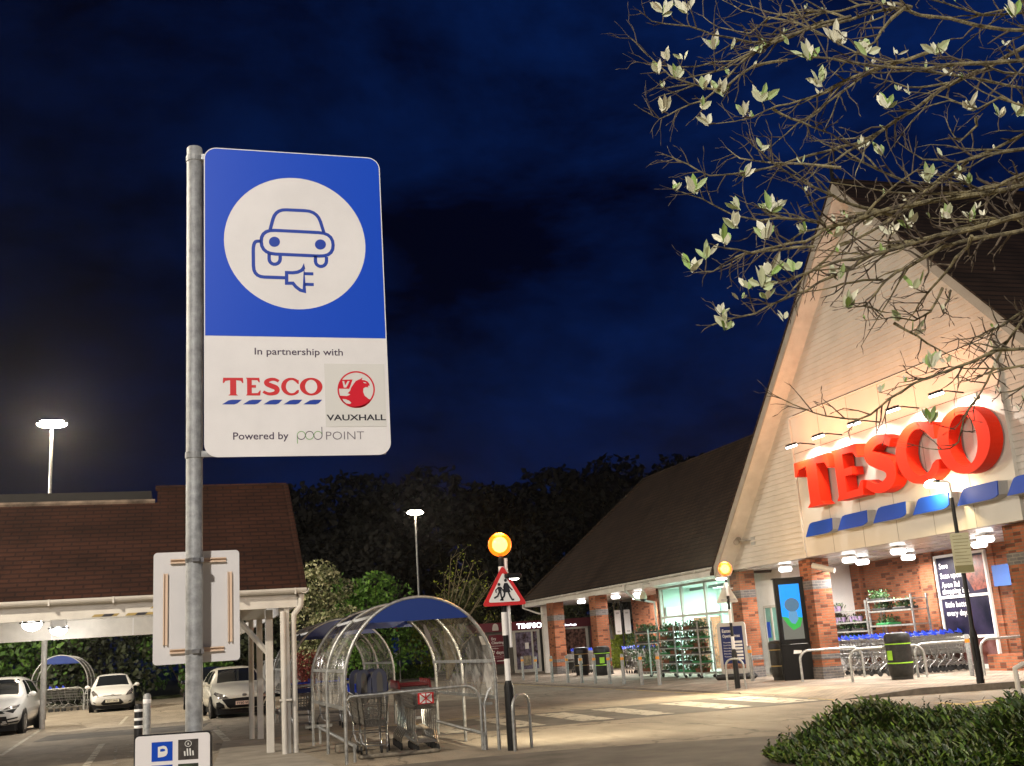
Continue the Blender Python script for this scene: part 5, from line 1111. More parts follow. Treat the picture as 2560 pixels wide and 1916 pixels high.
# ------------------------------------------------------------------ shopping trolleys
M_TBLUE = mat('blue trolley handle', (0.012, 0.05, 0.55), 0.4)
def wires(mb, A, B, C, D, nu, nv, r=.0055):
    """grid of wires over the quad A-B-C-D"""
    A, B, C, D = map(Vector, (A, B, C, D))
    for i in range(nu+1): f = i/nu; mb.tube([A.lerp(B, f), D.lerp(C, f)], r, 4, False)
    for i in range(nv+1): f = i/nv; mb.tube([A.lerp(D, f), B.lerp(C, f)], r*1.25, 4, False)
def trolley(name, label, loc, rz, group, shallow=False, seat=False, handle=None):
    t = thing(name, label, 'shopping trolley', loc, rz, group)
    zt, zb = (.98, .50) if not shallow else (.98, .72); b = MB()
    xr, xf, xbr, xbf = -.38, .44, -.30, .34; wr, wf, wbr, wbf = .27, .215, .21, .17; zf = zt-.06
    for s in (-1, 1): wires(b, (xr, s*wr, zt), (xf, s*wf, zf), (xbf, s*wbf, zb-.04), (xbr, s*wbr, zb), 10, 4)
    wires(b, (xf, -wf, zf), (xf, wf, zf), (xbf, wbf, zb-.04), (xbf, -wbf, zb-.04), 6, 4); wires(b, (xr, -wr, zt), (xr, wr, zt), (xbr, wbr, zb), (xbr, -wbr, zb), 6, 4)
    wires(b, (xbr, -wbr, zb), (xbf, -wbf, zb-.04), (xbf, wbf, zb-.04), (xbr, wbr, zb), 6, 5)
    b.tube([(xr, -wr, zt), (xf, -wf, zf), (xf, wf, zf), (xr, wr, zt), (xr, -wr, zt)], .009, 6); b.build('basket', M_CHROME, t, world=False)
    c = MB()
    for s in (-1, 1):
        c.tube([(-.47, s*.25, 1.02), (-.40, s*.25, .92), (-.30, s*.22, zb-.02), (-.20, s*.22, .33), (.10, s*.20, .20), (.44, s*.16, .17)], .013, 6)
        c.tube([(.36, s*.17, zb-.05), (.30, s*.175, .34), (.42, s*.165, .20), (.46, s*.165, .14)], .013, 6); c.tube([(-.20, s*.22, .33), (-.40, s*.26, .20), (-.44, s*.26, .13)], .013, 6)
    c.tube([(-.2, -.22, .33), (-.2, .22, .33)], .01, 6); c.tube([(.44, -.16, .17), (.44, .16, .17)], .01, 6); c.build('chassis', M_CHROME, t, world=False, smooth=True)
    h = MB(); h.tube([(-.47, -.27, 1.03), (-.47, .27, 1.03)], .02, 8); hh = handle or M_TBLUE
    for s in (-1, 1): h.prism([(-.50, s*.25, 1.0), (-.34, s*.25, .98), (-.40, s*.25, 1.07), (-.47, s*.25, 1.12)], (0, .03*s, 0))
    h.build('handle', hh, t, world=False, smooth=True)
    for x, y in ((.46, .165), (.46, -.165), (-.44, .26), (-.44, -.26)): MB().lathe([(.02, -.016), (.06, -.014), (.064, 0), (.06, .014), (.02, .016)], (x, y, .064), 12, 'y').build('wheel', M_RUBBER, t, world=False, smooth=True)
    if seat:
        for s in (-.13, .13):
            pts = [(x, z) for x, z in ((-.125, .0), (.125, .0), (.13, .25))]+arc(0, .27, .13, .15, 0, 180, 10)+[(-.13, .25)]
            o = MB().prism([(-.28-.16*(z), s+x, .92+z) for x, z in pts], (.05, 0, .012)).build('child_seat', mat('navy seat shell', (0.006, 0.009, 0.036), 0.35), t, world=False, bevel=.012)
            pts = [(x*.38, .03+z*.78) for x, z in pts]; MB().prism([(-.285-.16*z, s+x, .92+z) for x, z in pts], (-.008, 0, 0)).build('seat_pad', mat('grey seat pad', (.055, .052, .048), .6), o, world=False)
            pts = [(-.272-.16*z+.052, s+x, .94+z) for x, z in pts]; MB().prism([p_ for p_ in pts], (.006, 0, 0)).build('seat_pad', MATS['grey seat pad'], o, world=False)
    return t
GT = 'nested trolleys by the brick recess'
t0 = None; a = Vector((18.35, 28.45)); e = Vector((21.7, 27.1)); n = 16; dv = (e-a)/(n-1); ang = math.atan2(dv.y, dv.x)
for i in range(n):
    p_ = a+dv*i; lab = '%s trolley from the pier by the screen in the nested row' % nth[i]
    if t0 is None: t0 = trolley('shopping_trolley', lab, (p_.x, p_.y, .1), ang, GT)
    else: dup(t0, (p_.x, p_.y, .1), ang, lab)
# second row just behind and right, its near end by the recess
for i in range(9):
    dup(t0, (18.6+.24*i, 26.75-.03*i, .1), R(-8), '%s trolley of the nearer nested row behind the green banded bin' % nth[i], 'nearer nested trolleys by the brick recess')
for i in range(7):
    dup(t0, (18.2, 50.3-.27*i, .09), R(-90), '%s trolley from the first brick pier in the row under the long eaves' % nth[i], 'trolleys between the first and second brick piers')
for i in range(9):
    dup(t0, (18.35, 44.2-.27*i, .09), R(-90), '%s trolley right of the second brick pier in the row under the long eaves' % nth[i], 'trolleys between the second pier and the plant racks')
# front shelter contents
GF = 'trolleys inside the front trolley shelter'
td = trolley('shopping_trolley', 'deep trolley with twin navy child seats at the mouth of the front shelter', (3.12, 18.75, 0), R(-96), GF, seat=True)
dup(td, (3.10, 19.30, 0), R(-93), 'deep trolley with twin navy child seats nested second in the front shelter')
ts = trolley('shallow_trolley', 'shallow trolley with red handle foremost in the front shelter', (3.86, 18.55, 0), R(-90), GF, shallow=True, handle=mat('dark red handle', (.10, .008, .010), .5))
pb = MB(); pb.box((.452, -.13, .755), (.46, .13, .93)); sg_ = pb.build('front_panel', M_RED, ts, world=False)
b = MB()
for tri_ in (((-.125,.765),(-.125,.925),(-.02,.845)), ((.125,.765),(.125,.925),(.02,.845)), ((-.10,.755),(-.012,.755),(-.012,.82)), ((.10,.755),(.012,.755),(.012,.82)), ((-.10,.935),(-.012,.935),(-.012,.87)), ((.10,.935),(.012,.935),(.012,.87))): b.poly([(.464, y*.80, .8425+(z-.845)*.84) for y, z in tri_])
b.build('panel_symbol', M_WHITEINK, sg_, world=False)
for i in range(5):
    o = dup(ts, (3.88+.02*i, 18.79+.24*i, 0), R(-90), 'shallow trolley with red handle, %s from the front in the front shelter' % nth[i+1])
    for ch in list(o.children):
        if ch.name.startswith('front_panel'):
            for g in list(ch.children): bpy.data.objects.remove(g)
            bpy.data.objects.remove(ch)
for i, (x, y, rz, d) in enumerate(((2.75, 26.4, -90, 'deep trolley at the left mouth of the middle shelter'), (3.45, 26.6, -88, 'deep trolley in the centre mouth of the middle shelter'), (4.2, 27.4, -90, 'deep trolley at the right side of the middle shelter'), (2.75, 26.8, -90, 'deep trolley nested behind the left one in the middle shelter'))):
    o = dup(t0, (x, y, 0), R(rz), d, 'trolleys inside the middle trolley shelter')
    if i == 0:
        MB().box((.452, -.22, .84), (.462, .22, .94)).build('front_strip', M_NAVY, o, world=False)
for i in range(6):
    dup(t0, (-5.7+.27*i, 54.6, 0), R(5), '%s trolley from the left in the far left trolley shelter' % nth[i], 'trolleys inside the far left trolley shelter')

# ------------------------------------------------------------------ trolley shelters
def shelter(label, x0, x1, y0, pitch, n, h, group, rail=True):
    xc = (x0+x1)/2; hw = (x1-x0)/2; zs = 1.15; t = thing('trolley_shelter', label, 'trolley shelter', (xc, y0, 0), 0, group)
    prof = lambda k=1.0: [(-hw*k, zs)]+[(-hw*k*math.cos(R(a))*1.0, zs+(h-zs)*k*math.sin(R(a))) for a in range(6, 180, 6)]+[(hw*k, zs)]
    for i in range(n):
        y = y0+pitch*i; MB().tube([(xc-hw, y, 0)]+[(xc+u, y, z) for u, z in prof()]+[(xc+hw, y, 0)], .028, 10).build('hoop', M_STEEL, t, smooth=True)
    y1 = y0+pitch*(n-1); pr = prof(.985); lo = [(-hw*.985, .80), (-hw*.985, zs)]; 
    full = [(-hw*.985, .80)]+pr+[(hw*.985, .80)]
    def sheet(pts, nm, m):
        b = MB(); k = len(pts); b.add([(xc+u, y0+.03, z) for u, z in pts]+[(xc+u, y1-.03, z) for u, z in pts], [(i, i+1, k+i+1, k+i) for i in range(k-1)]); b.build(nm, m, t, smooth='all')
    nf = len(full); c0, c1 = 8, nf-9
    sheet(full[:c0+1], 'side_sheet', M_CLEAR); sheet(full[c0:c1+1], 'roof_sheet', M_SMOKE); sheet(full[c1:], 'side_sheet', M_CLEAR)
    for z in (.80, 1.36):
        for s in (-1, 1): 
            k = hw if z < zs else hw*math.cos(math.asin(min(1, (z-zs)/(h-zs))))
            MB().cbox((xc+s*k*.985, (y0+y1)/2, z), (.035, y1-y0, .05)).build('side_rail', M_STEEL, t)
    u, z = pr[9]; 
    for s in (-1, 1): MB().cbox((xc+s*u, (y0+y1)/2, z), (.05, y1-y0, .045)).build('roof_rail', M_STEEL, t)
    for y, nm in ((y0-.02, 'front_panel'), (y1+.02, 'back_panel')):
        zc = h-.36; pts = [(xc+u, y, z) for u, z in prof(.99) if z > zc]; 
        uu = hw*.99*math.sqrt(max(0, 1-((zc-zs)/((h-zs)*.99))**2)); pts = [(xc-uu, y, zc)]+pts+[(xc+uu, y, zc)]
        MB().prism(pts, (0, .012, 0)).build(nm, mat('shelter blue', (.008, .032, .19), .4), t)
    if rail:
        b = MB(); y = y0+.28; P_ = [(xc-hw+.03, y, .86), (xc-hw+.12, y, .97)]+[(xc+hw-.45, y, 1.0)]+[(xc+hw-.45+.26*math.sin(R(a)), y, 1.0-.26*(1-math.cos(R(a)))) for a in (20, 40, 60, 80, 90)]+[(xc+hw-.19, y, 0)]
        b.tube(P_, .026, 10); b.build('barrier_rail', M_STEEL, t, smooth=True)
        b = MB(); b.tube([(xc+hw-.13, y, 0), (xc+hw-.13, y, .70), (xc+hw-.06, y, .88), (xc+hw+.0, y, .95)], .022, 8); b.build('barrier_return', M_STEEL, t, smooth=True)
        b = MB(); b.box((xc+hw-.2, y-.02, .68), (xc+hw, y+.02, .72)); b.build('barrier_strut', M_STEEL, t)
        for s in (-1, 1):
            b = MB(); x = xc+s*(hw-.16); b.tube([(x, y0+.2, .24), (x, y1+.5, .30)], .03, 8); b.tube([(x, y0+.25, 0), (x, y0+.25, .25)], .025, 8); b.tube([(x, y1+.3, 0), (x, y1+.3, .3)], .025, 8)
            b.box((x-.25, y1+.42, .29), (x+.25, y1+.52, .34)); b.build('guide_rail', M_STEEL, t)
    return t
GS = 'arched trolley shelters'
s1 = shelter('front arched trolley shelter with a blue end panel beside the zebra crossing', 2.47, 4.86, 17.45, 2.15, 3, 2.42, GS)
tag(MB().box((4.45, 21.0, 1.72), (4.47, 21.0+.55, 1.92)).build('shelter_notice', M_WHITE), 'small white notice stuck on the right side sheet of the front shelter', 'notice') if False else None
MB().poly([(4.845, 17.75, 1.62), (4.845, 18.10, 1.62), (4.80, 18.10, 1.76), (4.80, 17.75, 1.76)]).build('side_sticker', M_WHITEINK, s1)
b = MB(); pts = [(.5+.32*math.cos(R(a))*.5, .5+.5*math.sin(R(a))) for a in range(0, 360, 20)]
for xs, k in ((4.55, 1), (2.78, -1)): MB().poly([(xs-.20*k*(z-.5), 20.2+y*1.2, 1.55+.55*z) for y, z in pts]).build('side_sticker', mat('grey sticker', (.34,.31,.31), .5), s1)
shelter('middle arched trolley shelter partly hidden behind the front one', 2.47, 4.86, 26.2, 2.15, 3, 2.42, GS)
shelter('far left arched trolley shelter with a bright blue end panel', -6.07, -3.72, 54.0, 2.2, 3, 2.42, GS)
# rubber lane block lying under the trolleys
tag(MB().cham((2.75, 18.0, 0), (4.05, 18.22, .06), .03).build('kerb_block', mat('worn rubber block', (.16,.14,.11), .9, noise=(9,.5), bump=(20,.5)), bevel=.01), 'low worn kerb block lying across the mouth of the front shelter', 'kerb block')
tag(MB().cham((2.6, 19.5, 0), (3.1, 19.8, .14), .03).build('kerb_block', MATS['worn rubber block'], bevel=.01), 'low worn kerb block beside the left guide rail of the front shelter', 'kerb block')
# ------------------------------------------------------------------ cars (front faces -Y in local space)
M_CARW = mat('white car paint', (0.72, 0.72, 0.70), 0.25, coat=0.6)
M_CARC = mat('cream white car paint', (0.78, 0.75, 0.64), 0.25, coat=0.6)
M_CARD = mat('dark blue car paint', (0.010, 0.014, 0.030), 0.25, coat=0.6)
M_CARS = mat('silver car paint', (0.40, 0.41, 0.42), 0.28, 0.4, coat=0.6)
M_TYRE = mat('tyre', (0.012, 0.012, 0.012), 0.85); M_ALLOY = mat('alloy rim', (0.45, 0.45, 0.45), 0.3, 0.9)
M_HEADL = mat('headlight lens', (0.30, 0.28, 0.26), 0.08, 0.6, noise=(14, 0.7)); M_PLATE = mat('number plate', (0.75, 0.72, 0.60), 0.4); M_PLATEP = mat('pinkish number plate', (0.80, 0.60, 0.50), 0.4)
dg = bpy.context.evaluated_depsgraph_get
def car(name, label, loc, rz, paint, L_=3.95, W=1.72, H=1.48, plate=None, pm=None, grille=None, lights=None, fog=None, suv=False, group='cars parked beyond the canopy'):
    t = thing(name, label, 'car', loc, rz, group); h = H/1.48; w2 = W/2; gc = 0.20 if suv else 0.15
    S = [(0.0, .60, .34, .50, .60, .55), (.012, .80, .22, .58, .70, .66), (.05, .90, .19, .66, .76, .74), (.12, .975, .18, .74, .86, .80), (.20, 1.0, .18, .82, .93, .84), (.265, 1.0, .18, .89, .985, .86),
         (.30, 1.0, .18, .91, 1.06, .85), (.36, 1.0, .18, .93, 1.24, .78), (.43, 1.0, .18, .94, 1.41, .70), (.52, 1.0, .18, .95, 1.475, .70), (.66, 1.0, .18, .96, 1.47, .69), (.80, .99, .18, .97, 1.43, .66), (.89, .97, .20, .98, 1.36, .62), (.95, .94, .24, .96, 1.12, .70), (.985, .88, .28, .86, .98, .74), (1.0, .75, .36, .70, .82, .62)]
    vs = []; nr = 0; rings = []
    for f, w_, zb, zs, zt, tw in S:
        y = -L_/2+f*L_; w_ *= w2; tw *= w2; zb = zb+gc*.3; zs *= h; zt *= h
        half = [(0, zb), (w_*.75, zb), (w_*.96, zb+.07), (w_, (zb+zs)*.45+.06), (w_*.995, (zb+zs)*.5+.16*(zs-zb)), (w_*.965, zs), (tw+(w_*.965-tw)*.45, zs+(zt-zs)*.55), (tw, zt-.035*(zt-zs > .2)-.005), (tw*.6, zt), (0, zt+.008)]
        ring = [(x, y, z) for x, z in half]+[(-x, y, z) for x, z in half[-2:0:-1]]; rings.append(ring); nr = len(ring)
    mb = MB(); vs = [p for rg in rings for p in rg]; fs = []
    for i in range(len(rings)-1):
        for k in range(nr): j = (k+1) % nr; fs.append((i*nr+k, i*nr+j, (i+1)*nr+j, (i+1)*nr+k))
    fs.append(tuple(range(nr))); fs.append(tuple((len(rings)-1)*nr+k for k in reversed(range(nr)))); mb.add(vs, fs)
    body = mb.build('body', paint, t, world=False, smooth='all', sub=2)
    ev = body.evaluated_get(dg()); me = ev.to_mesh(); bvh = BVHTree.FromPolygons([v.co.copy() for v in me.vertices], [tuple(p.vertices) for p in me.polygons]); ev.to_mesh_clear()
    def decal(nm, pts, m, view='f', off=.006, mirror=False, par=None):
        out = None
        for s in ((1, -1) if mirror else (1,)):
            bm = bmesh.new(); vv = [bm.verts.new((p[0]*(s if view == 'f' else 1), 0, p[1]) if view == 'f' else (0, p[0], p[1])) for p in pts]; bm.faces.new(vv)
            bmesh.ops.triangulate(bm, faces=bm.faces); bmesh.ops.subdivide_edges(bm, edges=bm.edges, cuts=5, use_grid_fill=True); bmesh.ops.triangulate(bm, faces=bm.faces)
            for v in bm.verts:
                if view == 'f': o = Vector((v.co.x, -9, v.co.z)); d = Vector((0, 1, 0))
                else: o = Vector((9*s if mirror else 9, v.co.y, v.co.z)); d = Vector((-1, 0, 0))*(s if mirror else 1)
                hit = bvh.ray_cast(o, d)
                if hit[0] is None: hit = bvh.find_nearest(Vector((v.co.x, -L_/2, v.co.z)) if view == 'f' else Vector((w2*s, v.co.y, v.co.z)))
                n_ = hit[1]; n_ = n_ if n_.dot(d) < 0 else -n_; v.co = hit[0]+n_*off
            me_ = bpy.data.meshes.new(nm); bm.to_mesh(me_); bm.free(); me_.materials.append(m)
            for p in me_.polygons: p.use_smooth = True
            out = bpy.data.objects.new(nm, me_); COL.objects.link(out); out.parent = par or t; ROOT[out.name] = ROOT[t.name]
        return out
    decal('windscreen', [(-.74*w2, 1.0*h), (-.40*w2, 1.02*h), (.40*w2, 1.02*h), (.74*w2, 1.0*h), (.60*w2, 1.385*h), (.3*w2, 1.40*h), (-.3*w2, 1.40*h), (-.60*w2, 1.385*h)], M_GLASSD)
    decal('side_window', [(-L_*.16, .98*h), (-L_*.02, .985*h), (-L_*.02, 1.36*h), (-L_*.06, 1.34*h)], M_GLASSD, 's', mirror=True); decal('side_window', [(0, .985*h), (L_*.24, .99*h), (L_*.22, 1.30*h), (0, 1.36*h)], M_GLASSD, 's', mirror=True)
    for pts in (lights or [[(.46*w2, .62), (.90*w2, .74), (.88*w2, .86), (.70*w2, .80)]]): decal('headlight', [(x, z*h) for x, z in pts], M_HEADL, mirror=True, off=.01)
    for pts in (grille or [[(-.42*w2, .30), (.42*w2, .30), (.50*w2, .36), (.36*w2, .52), (-.36*w2, .52), (-.50*w2, .36)]]): decal('grille', [(x, z*h) for x, z in pts], M_BLACKPL, off=.008)
    for pts in (fog or []): decal('fog_lamp_recess', [(x, z*h) for x, z in pts], M_BLACKPL, mirror=True, off=.008)
    decal('bumper_lip', [(-.80*w2, .235*h), (.80*w2, .235*h), (.78*w2, .262*h), (-.78*w2, .262*h)], M_BLACKPL, off=.006)
    b = MB(); b.ball((0, 0, 0), .055, 14, (1.25, .2, .8)); hit = bvh.ray_cast(Vector((0, -9, .64*h)), Vector((0, 1, 0))); hy_ = hit[0].y if hit[0] else -L_/2
    b.xf(Matrix.Translation((0, hy_-.008, .64*h))).build('badge', M_CHROME, t, world=False, smooth='all')
    if plate:
        b = MB(); b.box((-.26, -L_/2-.035, .37), (.26, -L_/2+.05, .48)); pb_ = b.build('number_plate', pm or M_PLATE, t, world=False)
        b = MB(); put_text(b, plate, (-.22, -L_/2-.038, .39), (1,0,0), (0,0,1), .07, .44, off=.015); b.build('plate_lettering', M_INK, pb_, world=False)
    for s in (-1, 1):
        b = MB(); b.ball((s*(w2+.10), -L_*.17, .99*h), .11, 14, (1.0, .55, .68)); b.tube([(s*w2*.92, -L_*.17, .95*h), (s*(w2+.06), -L_*.17, .96*h)], .03, 6); b.build('door_mirror', paint, t, world=False, smooth='all')
        for y in (-L_*.30, L_*.31):
            rr_ = .33 if suv else .30
            wa = MB().lathe([(rr_+.055, -.02), (rr_+.055, .02)], (s*(w2-.004), y, rr_), 22, 'x').build('wheel_arch', M_BLACKPL, t, world=False)
            wh = MB().lathe([(rr_*.6, -.10), (rr_*.95, -.095), (rr_, -.06), (rr_, .06), (rr_*.95, .095), (rr_*.68, .10)], (s*(w2-.085), y, rr_), 24, 'x').build('wheel', M_TYRE, t, world=False, smooth=True)
            b = MB(); b.lathe([(rr_*.66, .0), (rr_*.70, .012), (rr_*.62, .014), (rr_*.60, .004)], (s*(w2+.012), y, rr_), 20, 'x')
            for k in range(5):
                an = k*1.2566; b.prism([(s*(w2+.012), y+rr_*.1*math.cos(an+1.57), rr_+rr_*.1*math.sin(an+1.57)), (s*(w2+.012), y+rr_*.1*math.cos(an-1.57), rr_+rr_*.1*math.sin(an-1.57)), (s*(w2+.012), y+rr_*.63*math.cos(an-.13), rr_+rr_*.63*math.sin(an-.13)), (s*(w2+.012), y+rr_*.63*math.cos(an+.13), rr_+rr_*.63*math.sin(an+.13))], (s*.012, 0, 0))
            b.build('rim', M_ALLOY, wh, world=False)
    b = MB(); b.box((-w2*.86, -L_*.46, .12), (w2*.86, L_*.46, .30)); b.build('underside', M_BLACKPL, t, world=False)
    return t
car('hatchback', 'white hatchback facing out between the far left shelter and the black bollard', (-2.55, 51.1, 0), R(3), M_CARW, 3.95, 1.74, 1.49, plate='WV11 PNX',
    grille=[[(-.40*.86, .275), (.40*.86, .275), (.52*.86, .33), (.34*.86, .49), (-.34*.86, .49), (-.52*.86, .33)], [(-.36, .615), (.36, .615), (.34, .635), (-.34, .635)]], lights=[[(.50, .60), (.74, .64), (.80, .80), (.74, .86), (.60, .74)]], fog=[[(.60, .34), (.72, .38), (.74, .42), (.66, .40)]])
car('hatchback', 'cream hatchback with pinkish number plate behind the white canopy posts', (1.80, 37.4, 0), R(5), M_CARC, 4.3, 1.80, 1.50, plate='FY60 VGN', pm=M_PLATEP,
    grille=[[(-.36, .25), (.36, .25), (.50, .33), (.66, .55), (0, .57), (-.66, .55), (-.50, .33)]], lights=[[(.46, .57), (.72, .56), (.84, .70), (.80, .76), (.62, .68)]], fog=[[(.56, .29), (.78, .31), (.80, .46), (.72, .48), (.60, .40)]])
car('dark_car', 'dark blue car mostly hidden beside the cream hatchback', (1.25, 44.0, 0), R(2), M_CARD, 4.3, 1.78, 1.52)
car('silver_car', 'silver car seen between the white canopy posts, right of the cream hatchback', (PY(694, 1700, 54).x, 54, 0), R(4), M_CARS, 4.4, 1.80, 1.66)
car('sports_utility', 'white sports utility car with black lower bumper at the left edge beside the post', (-5.12, 37.9, 0), R(-3), M_CARW, 4.6, 1.92, 1.64, suv=True,
    grille=[[(-.78, .55), (.78, .55), (.84, .66), (.60, .62), (-.60, .62), (-.84, .66)], [(-.70, .17), (.70, .17), (.62, .48), (-.62, .48)]], lights=[[(.50, .635), (.86, .68), (.88, .75), (.62, .70)]], fog=[[(.64, .30), (.86, .32), (.88, .36), (.64, .34)], [(.64, .38), (.86, .41), (.88, .45), (.64, .42)]])

# ------------------------------------------------------------------ charging sign on its post
PYS = 5.262
sgn = thing('charging_sign', 'large blue and white electric car charging sign on a galvanised post', 'sign', (0.08, 5.31, 0))
ztop = PY(487, 371, 5.31).z
MB().lathe([(.038, 0), (.038, ztop-.006), (.035, ztop), (0, ztop+.001)], (0.08, 5.31, 0), 28).build('pole', M_POST, sgn, smooth=True)
z1 = lambda x, y: (460+x/3.68, 340+y/3.68); z2 = lambda x, y: (460+x/3.68, 790+y/3.68)
def SP(p, off=0.0): v = PY(p[0], p[1], PYS-off); return v
xl = PY(510, 760, PYS).x; xr = (PY(953, 520, PYS).x+PY(973, 1000, PYS).x)/2
zt = PY(640, 376, PYS).z; zb = PY(740, 1140.5, PYS).z; zm = (SP(z2(300, 177)).z+SP(z2(1700, 212)).z)/2
CRN = .062
out = rrect(xl, zb, xr, zt, CRN, 8)
pnl = MB().prism([(x, PYS, z) for x, z in out], (0, .004, 0)).build('sign_panel', M_WHITE, sgn)
MB().prism([(x, PYS+.0045, z) for x, z in rrect(xl+.004, zb+.004, xr-.004, zt-.004, CRN, 6)], (0, .02, 0)).build('panel_rim', mat('aluminium edge', (.42,.38,.36), .5, .4), pnl)
e_ = .005; blue = [(xl+e_, zm), (xr-e_, zm)]+arc(xr-CRN-.0, zt-CRN, CRN-e_, CRN-e_, 0, 90, 8)+arc(xl+CRN, zt-CRN, CRN-e_, CRN-e_, 90, 180, 8)
C0 = SP(z1(1030, 984)); rad = ((SP(z1(1682, 1040))-SP(z1(375, 940))).length/2+(SP(z1(1000, 383))-SP(z1(1085, 1586))).length/2)/2
circ = [(C0.x+rad*math.cos(R(a)), PYS-.0006, C0.z+rad*math.sin(R(a))) for a in range(0, 360, 5)]
MB().poly([(x, PYS-.0006, z) for x, z in blue], [circ]).build('blue_field', M_BLUE, pnl)
# line drawing of a car and plug
ic = MB(); NRM = (0, -1, 0); SW = .0168
zz = lambda pts: [SP(z1(*p), .0008) for p in pts]
def rounded(P, rr, closed=True, seg=5):
    n = len(P); o = []
    for i in range(n):
        p = Vector(P[i])
        if not closed and i in (0, n-1): o.append(tuple(p)); continue
        a = Vector(P[i-1]); b = Vector(P[(i+1) % n]); r_ = rr[i] if isinstance(rr, list) else rr
        p0 = p+(a-p).normalized()*min(r_, (a-p).length*.5); p1 = p+(b-p).normalized()*min(r_, (b-p).length*.5)
        for k in range(seg+1): f = k/seg; o.append(tuple((p0*(1-f)+p*f)*(1-f)+(p*(1-f)+p1*f)*f))
    return o
ic.ribbon(zz(rounded([(708, 863), (1370, 897), (1374, 1112), (712, 1082)], 130)), SW, NRM, True)
ic.ribbon(zz(rounded([(793, 862), (842, 676), (1225, 694), (1287, 890)], [0, 100, 110, 0], False)), SW, NRM)
for cx, cz in ((832, 975), (1255, 1000)): ic.poly([SP(z1(cx+51*math.cos(R(a)), cz+47*math.sin(R(a))), .0008) for a in range(0, 360, 15)])
for x0, y0 in ((783, 1092), (1209, 1112)): ic.ribbon(zz([(x0, y0-8), (x0, y0+40)]+[(x0+51-51*math.cos(R(a)), y0+40+50*math.sin(R(a))) for a in range(20, 180, 20)]+[(x0+102, y0+40), (x0+102, y0+2)]), SW, NRM)
ic.ribbon(zz(rounded([(706, 968), (636, 972), (640, 1296), (930, 1306)], [0, 90, 100, 0], False)), SW, NRM)
ic.ribbon(zz([(944, 1258), (1000, 1260)]+[(1000+104*math.sin(R(a))*1.0, 1260-58*(1-math.cos(R(a)))*1.0) for a in (25, 50, 75)]+[(1102, 1200), (1108, 1430), (1070, 1420), (1030, 1390), (1002, 1356), (944, 1356)]), SW, NRM, True)
ic.ribbon(zz([(1105, 1268), (1190, 1270)]), SW*.95, NRM); ic.ribbon(zz([(1108, 1366), (1194, 1368)]), SW*.95, NRM)
ic.build('car_and_plug_symbol', mat('symbol blue', (0.012, 0.055, 0.40), .4), pnl)
tx = MB()
def tline(s_, a, b, h, off=0.0, mb=None, o2=.0012):
    A = SP(z2(*a), o2); B = SP(z2(*b), o2); A.z = B.z = (A.z+B.z)/2; put_text(mb or tx, s_, A, (1, 0, 0), (0, 0, 1), h, B.x-A.x, off)
cap = (SP(z2(700, 290))-SP(z2(700, 352))).length
tline('In partnership with', (650, 352), (1462, 368), cap, .008); tx.build('lettering', M_PURPLE, pnl); tx = MB(); tline('Powered by', (452, 1136), (962, 1136), cap*1.02, .008)
tx.build('lettering', M_PURPLE, pnl)
# red serif word with blue bars
rd = MB(); LX = [('T', 357, 548), ('E', 570, 707), ('S', 722, 882), ('C', 895, 1058), ('O', 1067, 1276)]
for ch, xa, xb in LX:
    o_, h_ = SLAB[ch]; xs = [p[0] for p in o_]; zs_ = [p[1] for p in o_]
    A = SP(z2(xa, 733), .0010); B = SP(z2(xb, 733), .0010); T_ = SP(z2((xa+xb)/2, 570), .0010)
    cv = lambda p: (A.x+(p[0]-min(xs))/(max(xs)-min(xs))*(B.x-A.x), PYS-.0010, A.z*.5+B.z*.5+(p[1]-min(zs_))/(max(zs_)-min(zs_))*(T_.z-A.z))
    rd.poly([cv(p) for p in o_], [[cv(p) for p in h_]] if h_ else ())
rd.build('red_word', M_RED, pnl)
bb = MB()
for xa, xb in ((350, 533), (541, 720), (731, 906), (915, 1089), (1098, 1272)):
    bb.poly([SP(z2(*p), .0010) for p in ((xa, 815), (xa+112, 815), (xa+140, 806), (xb, 772), (xa+92, 772), (xa+60, 778))])
bb.build('blue_bars', M_NAVY if False else mat('bar blue', (.012, .05, .36), .4), pnl)
# car maker sticker: red roundel with a beaked creature and wordmark
sa = SP(z2(1290, 440)); sb_ = SP(z2(1876, 1018)); stk = MB().box((sa.x, PYS-.0018, sb_.z), (sb_.x-.006, PYS-.0006, sa.z)).build('sticker', mat('sticker film', (.74, .74, .70), .22), pnl)
rg = MB(); cc = (1584, 678); RO, RI = 172, 158; z2p = lambda p: SP(z2(*p), .0024)
cir = lambda r_: [(cc[0]+r_*math.cos(R(a)), cc[1]+r_*.985*math.sin(R(a))) for a in range(0, 360, 6)]
rg.poly([z2p(p) for p in cir(RO)], [[z2p(p) for p in cir(RI)]])
rg.poly([z2p(p) for p in ((1432,735),(1500,738),(1520,730),(1530,722),(1505,712),(1528,690),(1535,665),(1548,645),(1562,625),(1580,600),(1605,588),(1622,582),(1642,566),(1636,590),(1660,592),(1688,604),(1706,625),(1708,648),(1698,640),(1690,652),(1700,660),(1672,655),(1650,668),(1648,700),(1662,735),(1700,765),(1725,772),(1706,800),(1668,830),(1625,846),(1575,848),(1520,835),(1480,810),(1450,775))], [[z2p(p) for p in ((1458,764),(1490,768),(1522,782),(1540,800),(1528,812),(1495,806),(1470,790))], [z2p(p) for p in ((1645,608),(1672,612),(1680,622),(1655,618))]])
rg.poly([z2p(p) for p in ((1452,588),(1552,586),(1520,672),(1420,670),(1428,632))], [[z2p(p) for p in ((1456,600),(1474,600),(1482,640),(1506,600),(1524,600),(1494,660),(1470,660))]])
rg.build('red_roundel', mat('roundel red', (.66, .012, .03), .35), stk)
